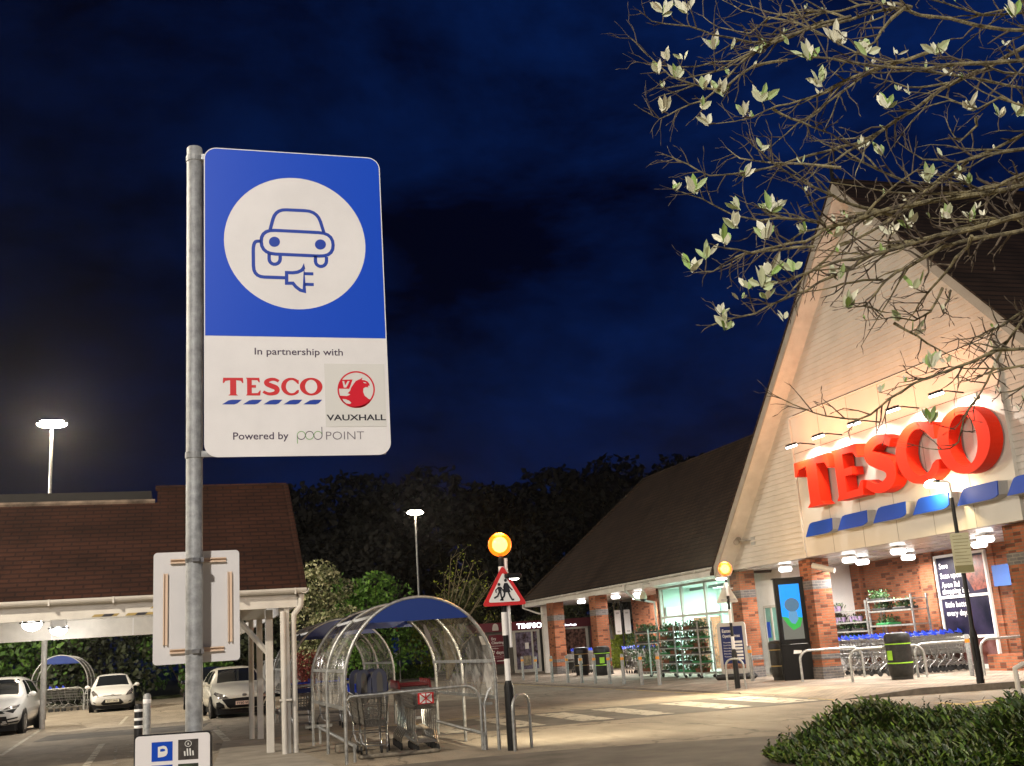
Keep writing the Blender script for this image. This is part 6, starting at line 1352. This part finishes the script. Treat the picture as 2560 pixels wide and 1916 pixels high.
wv = MB(); A = z2p((1312, 962)); B = z2p((1858, 962)); put_text(wv, 'VAUXHALL', (A.x, A.y, A.z), (1, 0, 0), (0, 0, 1), (z2p((1584, 910))-z2p((1584, 962))).length, B.x-A.x, .022); wv.build('wordmark', M_INK, stk)
# thin green and grey loops
lp = MB(); lg = MB(); zq = lambda p: SP(z2(*p), .0012)
ring = lambda cx, cy_, r_, a0, a1: [zq((cx+r_*math.cos(R(a)), cy_+r_*math.sin(R(a)))) for a in range(a0, a1+1, 10)]
lp.ribbon([zq((1044, 1175)), zq((1042, 1105))], .0034, NRM); lp.ribbon(ring(1079, 1100, 37, 180, 360), .0034, NRM); lg.ribbon(ring(1079, 1100, 37, 0, 180), .0034, NRM)
lg.ribbon(ring(1155, 1100, 37, 180, 360), .0034, NRM); lp.ribbon(ring(1155, 1100, 37, 0, 180), .0034, NRM); lp.ribbon(ring(1233, 1100, 37, 180, 360), .0034, NRM); lg.ribbon(ring(1233, 1100, 37, 0, 180), .0034, NRM); lg.ribbon([zq((1270, 1100)), zq((1268, 1022))], .0034, NRM)
lp.build('green_loops', M_GREEN, pnl); lg.build('dark_loops', M_PURPLE, pnl)
tp = MB(); tline('POINT', (1308, 1138), (1658, 1138), (SP(z2(1480, 1062))-SP(z2(1480, 1138))).length, -.012, tp); tp.build('lettering', M_GREYINK, pnl)
# brackets joining panel and pole, rear channels
for z in (zt-.05, zb+.018):
    bk_ = MB().box((0.11, PYS+.005, z-.014), (xl+.10, PYS+.02, z+.014)).build('bracket', M_STEEL, sgn)
    MB().lathe([(.0385, z-.016), (.042, z-.014), (.042, z+.014), (.0385, z+.016)], (0.08, 5.31, 0), 20).build('collar', M_POST, bk_)
for z in (zt-.035, zb+.03): MB().box((xl+.02, PYS+.025, z-.02), (xr-.02, PYS+.045, z+.02)).build('rear_channel', M_STEEL, sgn)
# smaller plate clamped behind the pole, seen from its back
YB = 5.405
c1, c2, c3, c4 = [PY(x, y, YB) for x, y in ((384.5, 1383), (600, 1375), (598, 1652), (381, 1663))]
x0, x1 = (c1.x+c4.x)/2, (c2.x+c3.x)/2; zt2, zb2 = (c1.z+c2.z)/2, (c3.z+c4.z)/2
M_PBACK = mat('white plate back', (.70, .69, .68), .42, noise=(4, .04))
bp = MB().prism([(x, YB, z) for x, z in rrect(x0, zb2, x1, zt2, .018, 6)], (0, .004, 0)).build('notice_plate', M_PBACK, sgn)
M_CHN = mat('lamp tinted channel', (.80, .62, .46), .35, .15)  # orange of reflected lamps is put into the base colour
def channel(a, b, vert):
    A = PY(*a, YB); B = PY(*b, YB); m = MB()
    for s in (-1, 1):
        o_ = .008*s
        if vert: m.box((A.x+o_-.0025, YB-.016, B.z), (A.x+o_+.0025, YB-.0005, A.z)); 
        else: m.box((A.x, YB-.016, A.z+o_-.0025), (B.x, YB-.0005, A.z+o_+.0025))
    if vert: m.box((A.x-.0105, YB-.004, B.z), (A.x+.0105, YB-.0008, A.z))
    else: m.box((A.x, YB-.004, A.z-.0105), (B.x, YB-.0008, A.z+.0105))
    m.build('channel', M_CHN, bp)
channel((414, 1435), (413, 1614), True); channel((574, 1430), (573, 1605), True); channel((426, 1405), (565, 1402), False); channel((424, 1630), (560, 1626), False)
for py in (1402, 1630):
    z = PY(481, py, 5.31).z; b = MB(); b.lathe([(.0385, z-.010), (.0405, z-.009), (.0405, z+.009), (.0385, z+.010)], (0.08, 5.31, 0), 24); b.cbox((0.087, 5.268, z), (.030, .012, .016)); b.cbox((0.115, 5.285, z), (.014, .02, .022)); b.build('clamp', M_CHROME, sgn)

# ------------------------------------------------------------------ small icon sign low in front of the post
c1 = AT(339, 1848, 4.75); c2 = AT(525, 1825, 4.75)
rv = (c2-c1); wdt = rv.length; rv = Vector((rv.x, rv.y, 0)).normalized(); rt_ = thing('icon_sign', 'small black edged white sign with four pictogram tiles on a short post', 'sign', ((c1+c2)/2-Vector((0,0,(c1.z+c2.z)/2))), 0)
O = Vector((c1.x, c1.y, (c1.z+c2.z)/2)); nv = rv.cross(Vector((0,0,1))); Hh = .40
pt3 = lambda x, z, o=0: O+rv*x+Vector((0,0,z))+nv*o
MB().prism([pt3(x, z, -.002) for x, z in rrect(-.006, -Hh, wdt+.006, .006, .02, 6)], nv*-.014).build('backing', M_BLACK, rt_)
fp = MB().prism([pt3(x, z, .004) for x, z in rrect(0, -Hh+.006, wdt, 0, .016, 6)], nv*-.004).build('panel', mat('icon panel white', (.74,.72,.71), .4), rt_)
u = wdt/163.0
tile = lambda x0_, y0_, x1_, y1_, m, nm: MB().poly([pt3(a*u, -b*u, .0048) for a, b in ((x0_, y1_), (x1_, y1_), (x1_, y0_), (x0_, y0_))]).build(nm, m, fp)
tile(36, 14, 82, 54, M_STRIPE, 'blue_tile'); tile(36, 62, 82, 104, M_STRIPE, 'blue_tile'); M_TD = mat('dark tile', (.035, .03, .026), .5, noise=(30, .6)); tile(94, 12, 138, 54, M_TD, 'dark_tile'); tile(94, 62, 138, 104, mat('dark green tile', (.02,.035,.016), .5, noise=(40, .9)), 'dark_tile')
wi = MB(); px_ = lambda a, b: pt3(a*u, -b*u, .0056)
wi.poly([px_(*p) for p in ((50,46),(50,24),(62,22),(68,24),(71,30),(71,38),(68,43),(62,45))], [[px_(*p) for p in ((55,34),(55,29),(60,28),(65,29),(66,33),(61,34))]])
wi.ribbon([px_(116+7*math.cos(R(a)), 21+6*math.sin(R(a))) for a in range(0, 360, 20)], .0022, nv, True); wi.poly([px_(*p) for p in ((114,23),(116,18),(118,23))])
for x_ in (108, 114, 120, 126): wi.ribbon([px_(x_, 31 if 110 < x_ < 124 else 36), px_(x_+1, 46)], .006, nv)
wi.ribbon([px_(44, 92), px_(52, 74), px_(60, 70)], .012, nv); wi.ribbon([px_(62, 88), px_(66, 74), px_(74, 76), px_(76, 90)], .008, nv)
wi.build('pictograms', mat('pictogram white', (.70,.70,.66), .5), fp)
gm = MB(); gm.ribbon([px_(116, 72), px_(120, 78), px_(116, 84)], .004, nv); gm.ribbon([px_(124, 68), px_(124, 90)], .006, nv); gm.build('pictogram', M_GREEN, fp)
m_ = O+rv*(wdt/2); MB().tube([(m_.x-nv.x*.04, m_.y-nv.y*.04, 0), (m_.x-nv.x*.04, m_.y-nv.y*.04, O.z-.05)], .03, 12).build('post', M_BLACK, rt_)
# ------------------------------------------------------------------ bare spring tree reaching in from the right
A6 = lambda x, y: (1560+x/2.212, y/2.212); A4 = lambda x, y: (1780+x/2.76, 400+y/2.76); A5 = lambda x, y: (1920+x/3.3125, 900+y/3.3125)
PTH = []
for fn, rr, pts in [
 (A6, 1.2, [(2240,170),(1950,140),(1640,85),(1550,40),(1430,60),(1250,110),(1000,170),(850,205),(700,300),(640,360),(540,470),(440,560),(300,610),(200,655),(135,625)]),
 (A6, 1.3, [(2240,330),(1850,350),(1500,375),(1200,335),(1050,315),(930,290)]), (A6, .9, [(2240,495),(2000,440),(1780,410),(1560,390),(1300,400),(1150,400)]),
 (A6, .9, [(1560,45),(1430,170),(1390,235),(1240,330),(1150,420)]), (A6, .8, [(1000,170),(850,235),(700,235),(560,205),(430,165),(280,135),(150,120),(85,60)]),
 (A6, .7, [(900,330),(720,360),(540,500),(400,470),(260,420),(190,360),(110,290),(20,195)]), (A6, .8, [(1100,120),(950,190),(800,250),(600,335),(400,370),(200,360),(70,340)]),
 (A6, .9, [(1250,90),(1100,125),(900,205),(720,290),(560,380),(330,430)]), (A6, .9, [(1700,280),(1400,380),(1250,435),(1130,510),(1000,550),(850,590),(700,650),(510,685)]),
 (A6, .8, [(1550,330),(1320,420),(1200,510),(1030,640),(900,740),(800,830)]), (A6, .7, [(820,600),(920,660),(1040,700),(1150,740),(1190,785)]),
 (A6, 1.6, [(2240,250),(2000,380),(1850,450),(1700,540),(1540,640),(1440,720),(1280,795),(1150,830),(950,885),(800,925),(640,960),(470,970),(350,910),(235,860)]),
 (A6, .8, [(1100,1240),(980,1215),(850,1205),(760,1225),(600,1190),(430,1100),(270,1045)]), (A6, .7, [(1200,930),(1000,910),(800,900),(640,880),(570,820)]),
 (A6, 1.0, [(1500,1200),(1300,1140),(1200,1110),(1100,1060),(1000,1010),(870,930),(760,840),(660,760)]), (A6, .8, [(1440,720),(1230,840),(1080,920),(1000,1000)]),
 (A6, .8, [(1700,1080),(1500,980),(1330,900),(1190,800),(1060,780)]), (A6, 2.2, [(2240,1010),(2000,1070),(1800,1100),(1600,1130),(1400,1180),(1250,1240),(1120,1260),(1000,1340),(850,1360),(700,1400),(560,1370)]),
 (A6, 2.0, [(2240,1175),(2000,1250),(1800,1290),(1650,1330),(1500,1380),(1350,1420),(1200,1440),(1000,1510),(880,1560)]), (A6, .7, [(1050,1365),(850,1385),(660,1410),(580,1440),(490,1500),(390,1505)]),
 (A6, .6, [(1120,1250),(1060,1170),(1000,1060),(980,1020)]), (A6, .9, [(1900,900),(1800,970),(1650,1080),(1500,1190),(1420,1240)]), (A6, .8, [(1340,1180),(1440,1080),(1580,970),(1640,930)]),
 (A6, 1.2, [(2240,820),(2000,860),(1850,900),(1750,980),(1640,1080),(1560,1120)]), (A6, 1.2, [(2240,720),(2050,830),(1850,900),(1650,880),(1520,790)]), (A6, .9, [(2240,950),(2050,1030),(1900,1060),(1700,1075),(1480,1060),(1300,1030),(1130,1010)]),
 (A6, .8, [(1950,650),(1950,690),(1850,790),(1800,700),(1780,650)]), (A6, .8, [(2240,600),(2080,540),(1960,600),(1800,560),(1640,600),(1560,640)]), (A6, .9, [(2240,420),(2100,400),(1900,330),(1730,330)]),
 (A4, 1.6, [(2190,120),(1900,190),(1600,265),(1400,310),(1170,380),(980,400),(800,470),(620,500),(480,590),(230,650),(0,775)]), (A4, 1.9, [(2190,395),(1900,430),(1700,470),(1500,540),(1300,580),(1100,660),(960,750),(830,800),(650,900),(500,960),(300,1060),(0,1140)]),
 (A4, 1.2, [(1750,60),(1600,130),(1400,300),(1200,440),(980,550),(860,600),(700,750),(600,850),(500,950),(380,1030)]), (A4, 1.5, [(2190,480),(1950,520),(1800,545),(1600,600),(1450,685),(1270,780),(1180,850),(1100,960),(1050,1010),(960,1020)]),
 (A4, .8, [(1180,830),(1050,830),(900,850),(800,890),(650,910),(560,900)]), (A4, .6, [(1050,1010),(1160,1045),(1240,1050)]), (A4, 1.0, [(1790,520),(1760,600),(1680,680),(1600,800),(1520,880),(1450,960),(1400,1050),(1330,1140)]),
 (A4, .6, [(1640,900),(1600,1010),(1600,1060),(1570,1090)]), (A4, .7, [(1590,890),(1500,1050),(1400,1105),(1250,1090),(1060,1105)]), (A4, .8, [(1260,1130),(1420,1220),(1560,1300),(1700,1365)]),
 (A4, .9, [(2190,1300),(1960,1320),(1800,1390),(1600,1460),(1400,1540),(1230,1650),(1100,1760),(1010,1790),(880,1780),(700,1740),(570,1690),(420,1620)]), (A4, .8, [(2190,1060),(2100,1170),(2000,1320),(1900,1530),(1830,1650),(1740,1800),(1700,1950),(1640,1990),(1480,1995),(1380,1970)]),
 (A4, .9, [(2190,1020),(2000,1150),(1900,1190),(1780,1230),(1690,1240)]), (A4, .8, [(2190,1420),(2050,1440),(1880,1440),(1640,1430),(1480,1470)]), (A4, .7, [(2190,1530),(2080,1590),(1980,1600)]),
 (A6, .9, [(2240,70),(2000,90),(1850,40),(1700,0),(1600,-20)]), (A6, .8, [(1600,40),(1400,20),(1200,60),(1000,90),(850,80),(720,40),(600,0)]), (A6, .7, [(1250,110),(1100,60),(950,70),(800,110),(650,60),(540,0)]),
 (A6, .7, [(1100,200),(960,130),(800,100),(700,190),(520,150),(430,90)]), (A6, 1.0, [(2240,0),(2100,60),(1900,110),(1700,100)]), (A6, .7, [(1850,450),(1700,480),(1560,480),(1400,430),(1280,360)])]:
    PTH.append((rr, [fn(*p) for p in pts]))
tr_ = AT(2790, 1250, 4.9); mt = thing('whitebeam_tree', 'nearly bare lichened tree with clusters of pale opening leaves reaching in from the right', 'tree', (tr_.x, tr_.y, 0))
r = random.Random(11); wood = MB(); twig = MB(); lv = MB()
tm = MB(); crotch = Vector((tr_.x, tr_.y, 2.3)); tm.tube([(tr_.x, tr_.y, -.05), (tr_.x+.05, tr_.y, 1.2), crotch], [.16, .12, .10], 12); tm.build('trunk', M_BARK, mt, smooth=True)
SEG = []; hubs = [AT(2720, y, 4.7) for y in (60, 330, 560, 760, 960)]
lb = MB()
for h_ in hubs: lb.tube([crotch, crotch.lerp(h_, .5)+Vector((.08, .05, .1)), h_], [.07, .05, .03], 8)
lb.build('limb', M_BARK, mt, smooth=True)
def twiggy(p, d, ln, rad, dep):
    q = p+d*ln*.55+rv3(r)*ln*.10; e = q+(d+rv3(r)*.5).normalized()*ln*.5
    twig.tube([p, q, e], [rad, rad*.75, rad*.35], 5, False)
    if dep > 0:
        for o in (q, q.lerp(e, .5), e):
            if r.random() < .5: twiggy(o, (d+rv3(r)*.9).normalized(), ln*r.uniform(.35, .6), rad*.6, dep-1)
    elif r.random() < .4:    # a bud
        twig.tube([e, e+d*.012, e+d*.022], [rad*.7, rad*1.1, .0004], 5, False)
for i, (rr, pts) in enumerate(PTH):
    d0 = 4.35+r.uniform(-.55, .55); d1 = d0+r.uniform(-.55, .35); n = len(pts); P3 = []
    for k, (x, y) in enumerate(pts): P3.append(AT(x+r.uniform(-2,2), y+r.uniform(-2,2), d0+(d1-d0)*k/(n-1)))
    if pts[0][0] > 2560: h_ = min(hubs, key=lambda v: abs(v.z-P3[0].z)); P3 = [h_]+P3
    # smooth a little and add kinks
    Q = [P3[0]]
    for a, b in zip(P3, P3[1:]):
        m = a.lerp(b, .5)+rv3(r)*(b-a).length*.05; Q += [m, b]
    m = len(Q); R0 = .0050*rr+.0022; RR = [R0*(1-.78*k/(m-1))*r.uniform(.9, 1.12) for k in range(m)]
    wood.tube(Q, RR, 7)
    for k in range(1, m-1):
        t_ = (Q[k+1]-Q[k-1]).normalized()
        for _ in range(2):
            if r.random() < .46:
                sd = t_.cross(RT if r.random() < .3 else FW).normalized()*(1 if r.random() < .5 else -1)
                twiggy(Q[k].lerp(Q[k+1], r.random()), (t_*.7+sd*.7+rv3(r)*.5+Vector((0,0,.12))).normalized(), r.uniform(.04, .12), RR[k]*.5+.0012, 1)
    e = Q[-1]; t_ = (Q[-1]-Q[-2]).normalized()
    for _ in range(2): twiggy(e, (t_+rv3(r)*.6).normalized(), .05, RR[-1]*.8, 0)
    SEG.append((Q, d1))
# finer side branches that thicken the right hand part of the crown
for Q, d1 in list(SEG):
    m = len(Q)
    if (Q[0]-Q[-1]).length < .5: continue
    for _ in range(max(1, m//4)):
        k = r.randrange(1, max(2, int(m*.6))); t_ = (Q[k+1]-Q[k-1]).normalized(); L0 = r.uniform(.12, .34)*(1 if Q[k].dot(RT) > 1.0 else .55)
        d = (t_*.9+UP*r.uniform(-.5, .6)+FW*r.uniform(-.4, .4)).normalized(); o = Q[k]; P_ = [o]
        for j in range(5): d = (d+rv3(r)*.28+t_*.1).normalized(); o = o+d*L0/5; P_.append(o)
        wood.tube(P_, [.0036, .0032, .0028, .0022, .0017, .001], 6)
        for v in P_[2:]:
            if r.random() < .6: twiggy(v, (d+rv3(r)*.9).normalized(), r.uniform(.03, .08), .0016, 0)
        SEG.append((P_, d1))
wood.build('branches', M_BARK, mt, smooth=True); twig.build('twigs', mat('twig bark', (.085,.065,.045), .85, noise=(40,.5)), mt, smooth='all')
CL = [(A6,)+c for c in ((215,85,1.2),(350,70,1.2),(235,330,1.0),(190,410,.8),(290,440,.8),(325,330,.6),(500,270,1.1),(595,270,.6),(445,500,1.0),(545,530,1.1),(215,620,1.3),(440,610,.8),(465,690,.8),(660,635,.8),(760,560,1.3),(1020,330,1.4),(1170,230,1.3),(1090,470,1.0),(1340,300,1.2),(1730,300,1.5),(1455,600,1.2),(1900,600,1.6),(2075,650,.8),(2180,640,1.4),(2160,90,1.2),(765,835,.7),(670,980,.8),(395,1065,1.1),(288,1050,.5),(640,1160,.7),(815,1170,1.2),(1310,820,.7),(1430,860,.9),(1685,1010,1.0),(1915,1030,.9),(560,1350,1.5),(620,1260,1.2),(785,1320,1.1),(455,1430,1.0),(375,1500,1.0),(1585,1250,.9),(1800,1205,.8),(1920,1230,.9),(1190,1285,.6),(1150,1310,.6),(1580,520,.5),(1790,420,.6),(1500,300,.5),(900,240,.6),(730,290,.5))]
CL += [(A4,)+c for c in ((405,790,1.2),(95,1165,1.3),(65,1070,.7),(345,880,1.2),(245,880,.9),(565,770,1.0),(870,830,.9),(930,1020,1.1),(1290,1100,.9),(1410,890,1.0),(1395,1200,.8),(1510,1440,1.3),(1620,1400,.6),(1230,520,.7),(200,970,.5),(370,960,.7),(490,1100,.6),(395,360,1.0),(640,500,.7),(1050,450,.6))]+[(A5, 1350, 520, 1.0), (A5, 1330, 40, .6)]
for fn, x, y, k in CL:
    px, py = fn(x, y); best = None
    rayd = ray(px, py).normalized()
    for Q, d1 in SEG:      # sit on the nearest branch point
        for v in Q:
            w_ = v-CAM; ds = (w_-rayd*w_.dot(rayd)).length
            if best is None or ds < best[0]: best = (ds, v)
    dist = (best[1]-CAM).dot(FW); p = AT(px, py, dist); dd = p-best[1]
    if dd.length > .004: twig2 = MB().tube([best[1], best[1].lerp(p, .5)+rv3(r)*.006, p], [.0028, .0022, .0018], 5, False); lv.v, lv.f = lv.v, lv.f; wood_extra = twig2; wood_extra.build('twigs', MATS['twig bark'], mt)
    nl = 3 if k < .65 else (5 if k < 1.05 else 8)
    for j in range(nl):
        d = (Vector((0,0,1))*r.uniform(.35, 1.2)+RT*r.gauss(0, .55)+FW*r.uniform(-.7, .4)).normalized()
        leaf(lv, p+rv3(r)*.010, d, (-FW+rv3(r)*.9), (.032+.040*r.random())*min(1.15, k+.15), (.0165+.010*r.random())*min(1.2, k+.2))
for _ in range(70):      # small opening buds scattered along the twigs
    Q, d1 = r.choice(SEG); v = r.choice(Q[len(Q)//3:])
    for j in range(r.randrange(1, 4)): leaf(lv, v+rv3(r)*.004, (Vector((0,0,1))+RT*r.gauss(0,.5)+FW*r.uniform(-.5,.3)).normalized(), (-FW+rv3(r)*.8), r.uniform(.018, .036), r.uniform(.008, .014))
lv.build('leaves', L_GREY, mt, smooth=False)

# ------------------------------------------------------------------ low evergreen shrubs at the lower right
def shrub(label, c, rx, ry, h, n, seed):
    r = random.Random(seed); t = thing('low_shrub', label, 'shrub', (c[0], c[1], 0), 0, 'low evergreen shrubs at the lower right'); lf = MB(); st = MB()
    for i in range(n):
        a = r.uniform(0, 6.283); k = math.sqrt(r.random()); x, y = rx*k*math.cos(a), ry*k*math.sin(a)
        lump = .80+.22*math.sin(x*3.1+seed)*math.cos(y*2.7+seed*2)+.10*math.sin(x*7+y*5)
        top = h*max(.16, (1-k**2.6))*lump; tall = r.random() < .05
        b = Vector((x, y, max(.02, top-.22))); tip = Vector((x+r.uniform(-.07,.07), y+r.uniform(-.07,.07), top*r.uniform(.86, 1.08)+(.06+.12*r.random() if tall else 0)+.03))
        st.tube([b, tip], [.004, .0015], 3, False); ax = (tip-b).normalized(); m = 9 if not tall else 13
        for j in range(m):
            f = (j+.6)/m; o = b.lerp(tip, f); an = j*2.4+r.random(); s = ax.orthogonal().normalized(); s = Matrix.Rotation(an, 3, ax) @ s
            leaf(lf, o, (s*.8+ax*.75), ax, (.098 if not tall else .045)*r.uniform(.55, 1.3), .040*r.uniform(.6, 1.2))
    lf.build('foliage', L_SHRUB, t, world=False); st.build('stems', M_TRUNK, t, world=False)
    return t
shrub('broad low evergreen shrub in the bed at the bottom of the picture', (8.55, 12.25), 1.75, 1.2, .60, 2300, 3)
shrub('taller low evergreen shrub at the bottom right corner', (9.0, 10.6), .85, .8, .64, 1000, 5)
shrub('flat low evergreen shrub in front, spreading along the bottom edge', (7.75, 10.9), 1.35, .9, .36, 1300, 8)
# ------------------------------------------------------------------ thin glow mist added to give the lamps a glow
hm = bpy.data.materials.new('glow mist'); hm.use_nodes = True; t = hm.node_tree; t.nodes.clear()
pv_ = N(t, 'ShaderNodeVolumePrincipled'); pv_.inputs['Density'].default_value = 0.0002; pv_.inputs['Color'].default_value = (.9,.9,.9,1); pv_.inputs['Anisotropy'].default_value = 0.90
ou = N(t, 'ShaderNodeOutputMaterial'); t.links.new(pv_.outputs[0], ou.inputs['Volume'])
hz_ = MB().box((-302, -62, -1), (302, 502, 24)).build('haze', hm); hz_['kind'] = 'stuff'
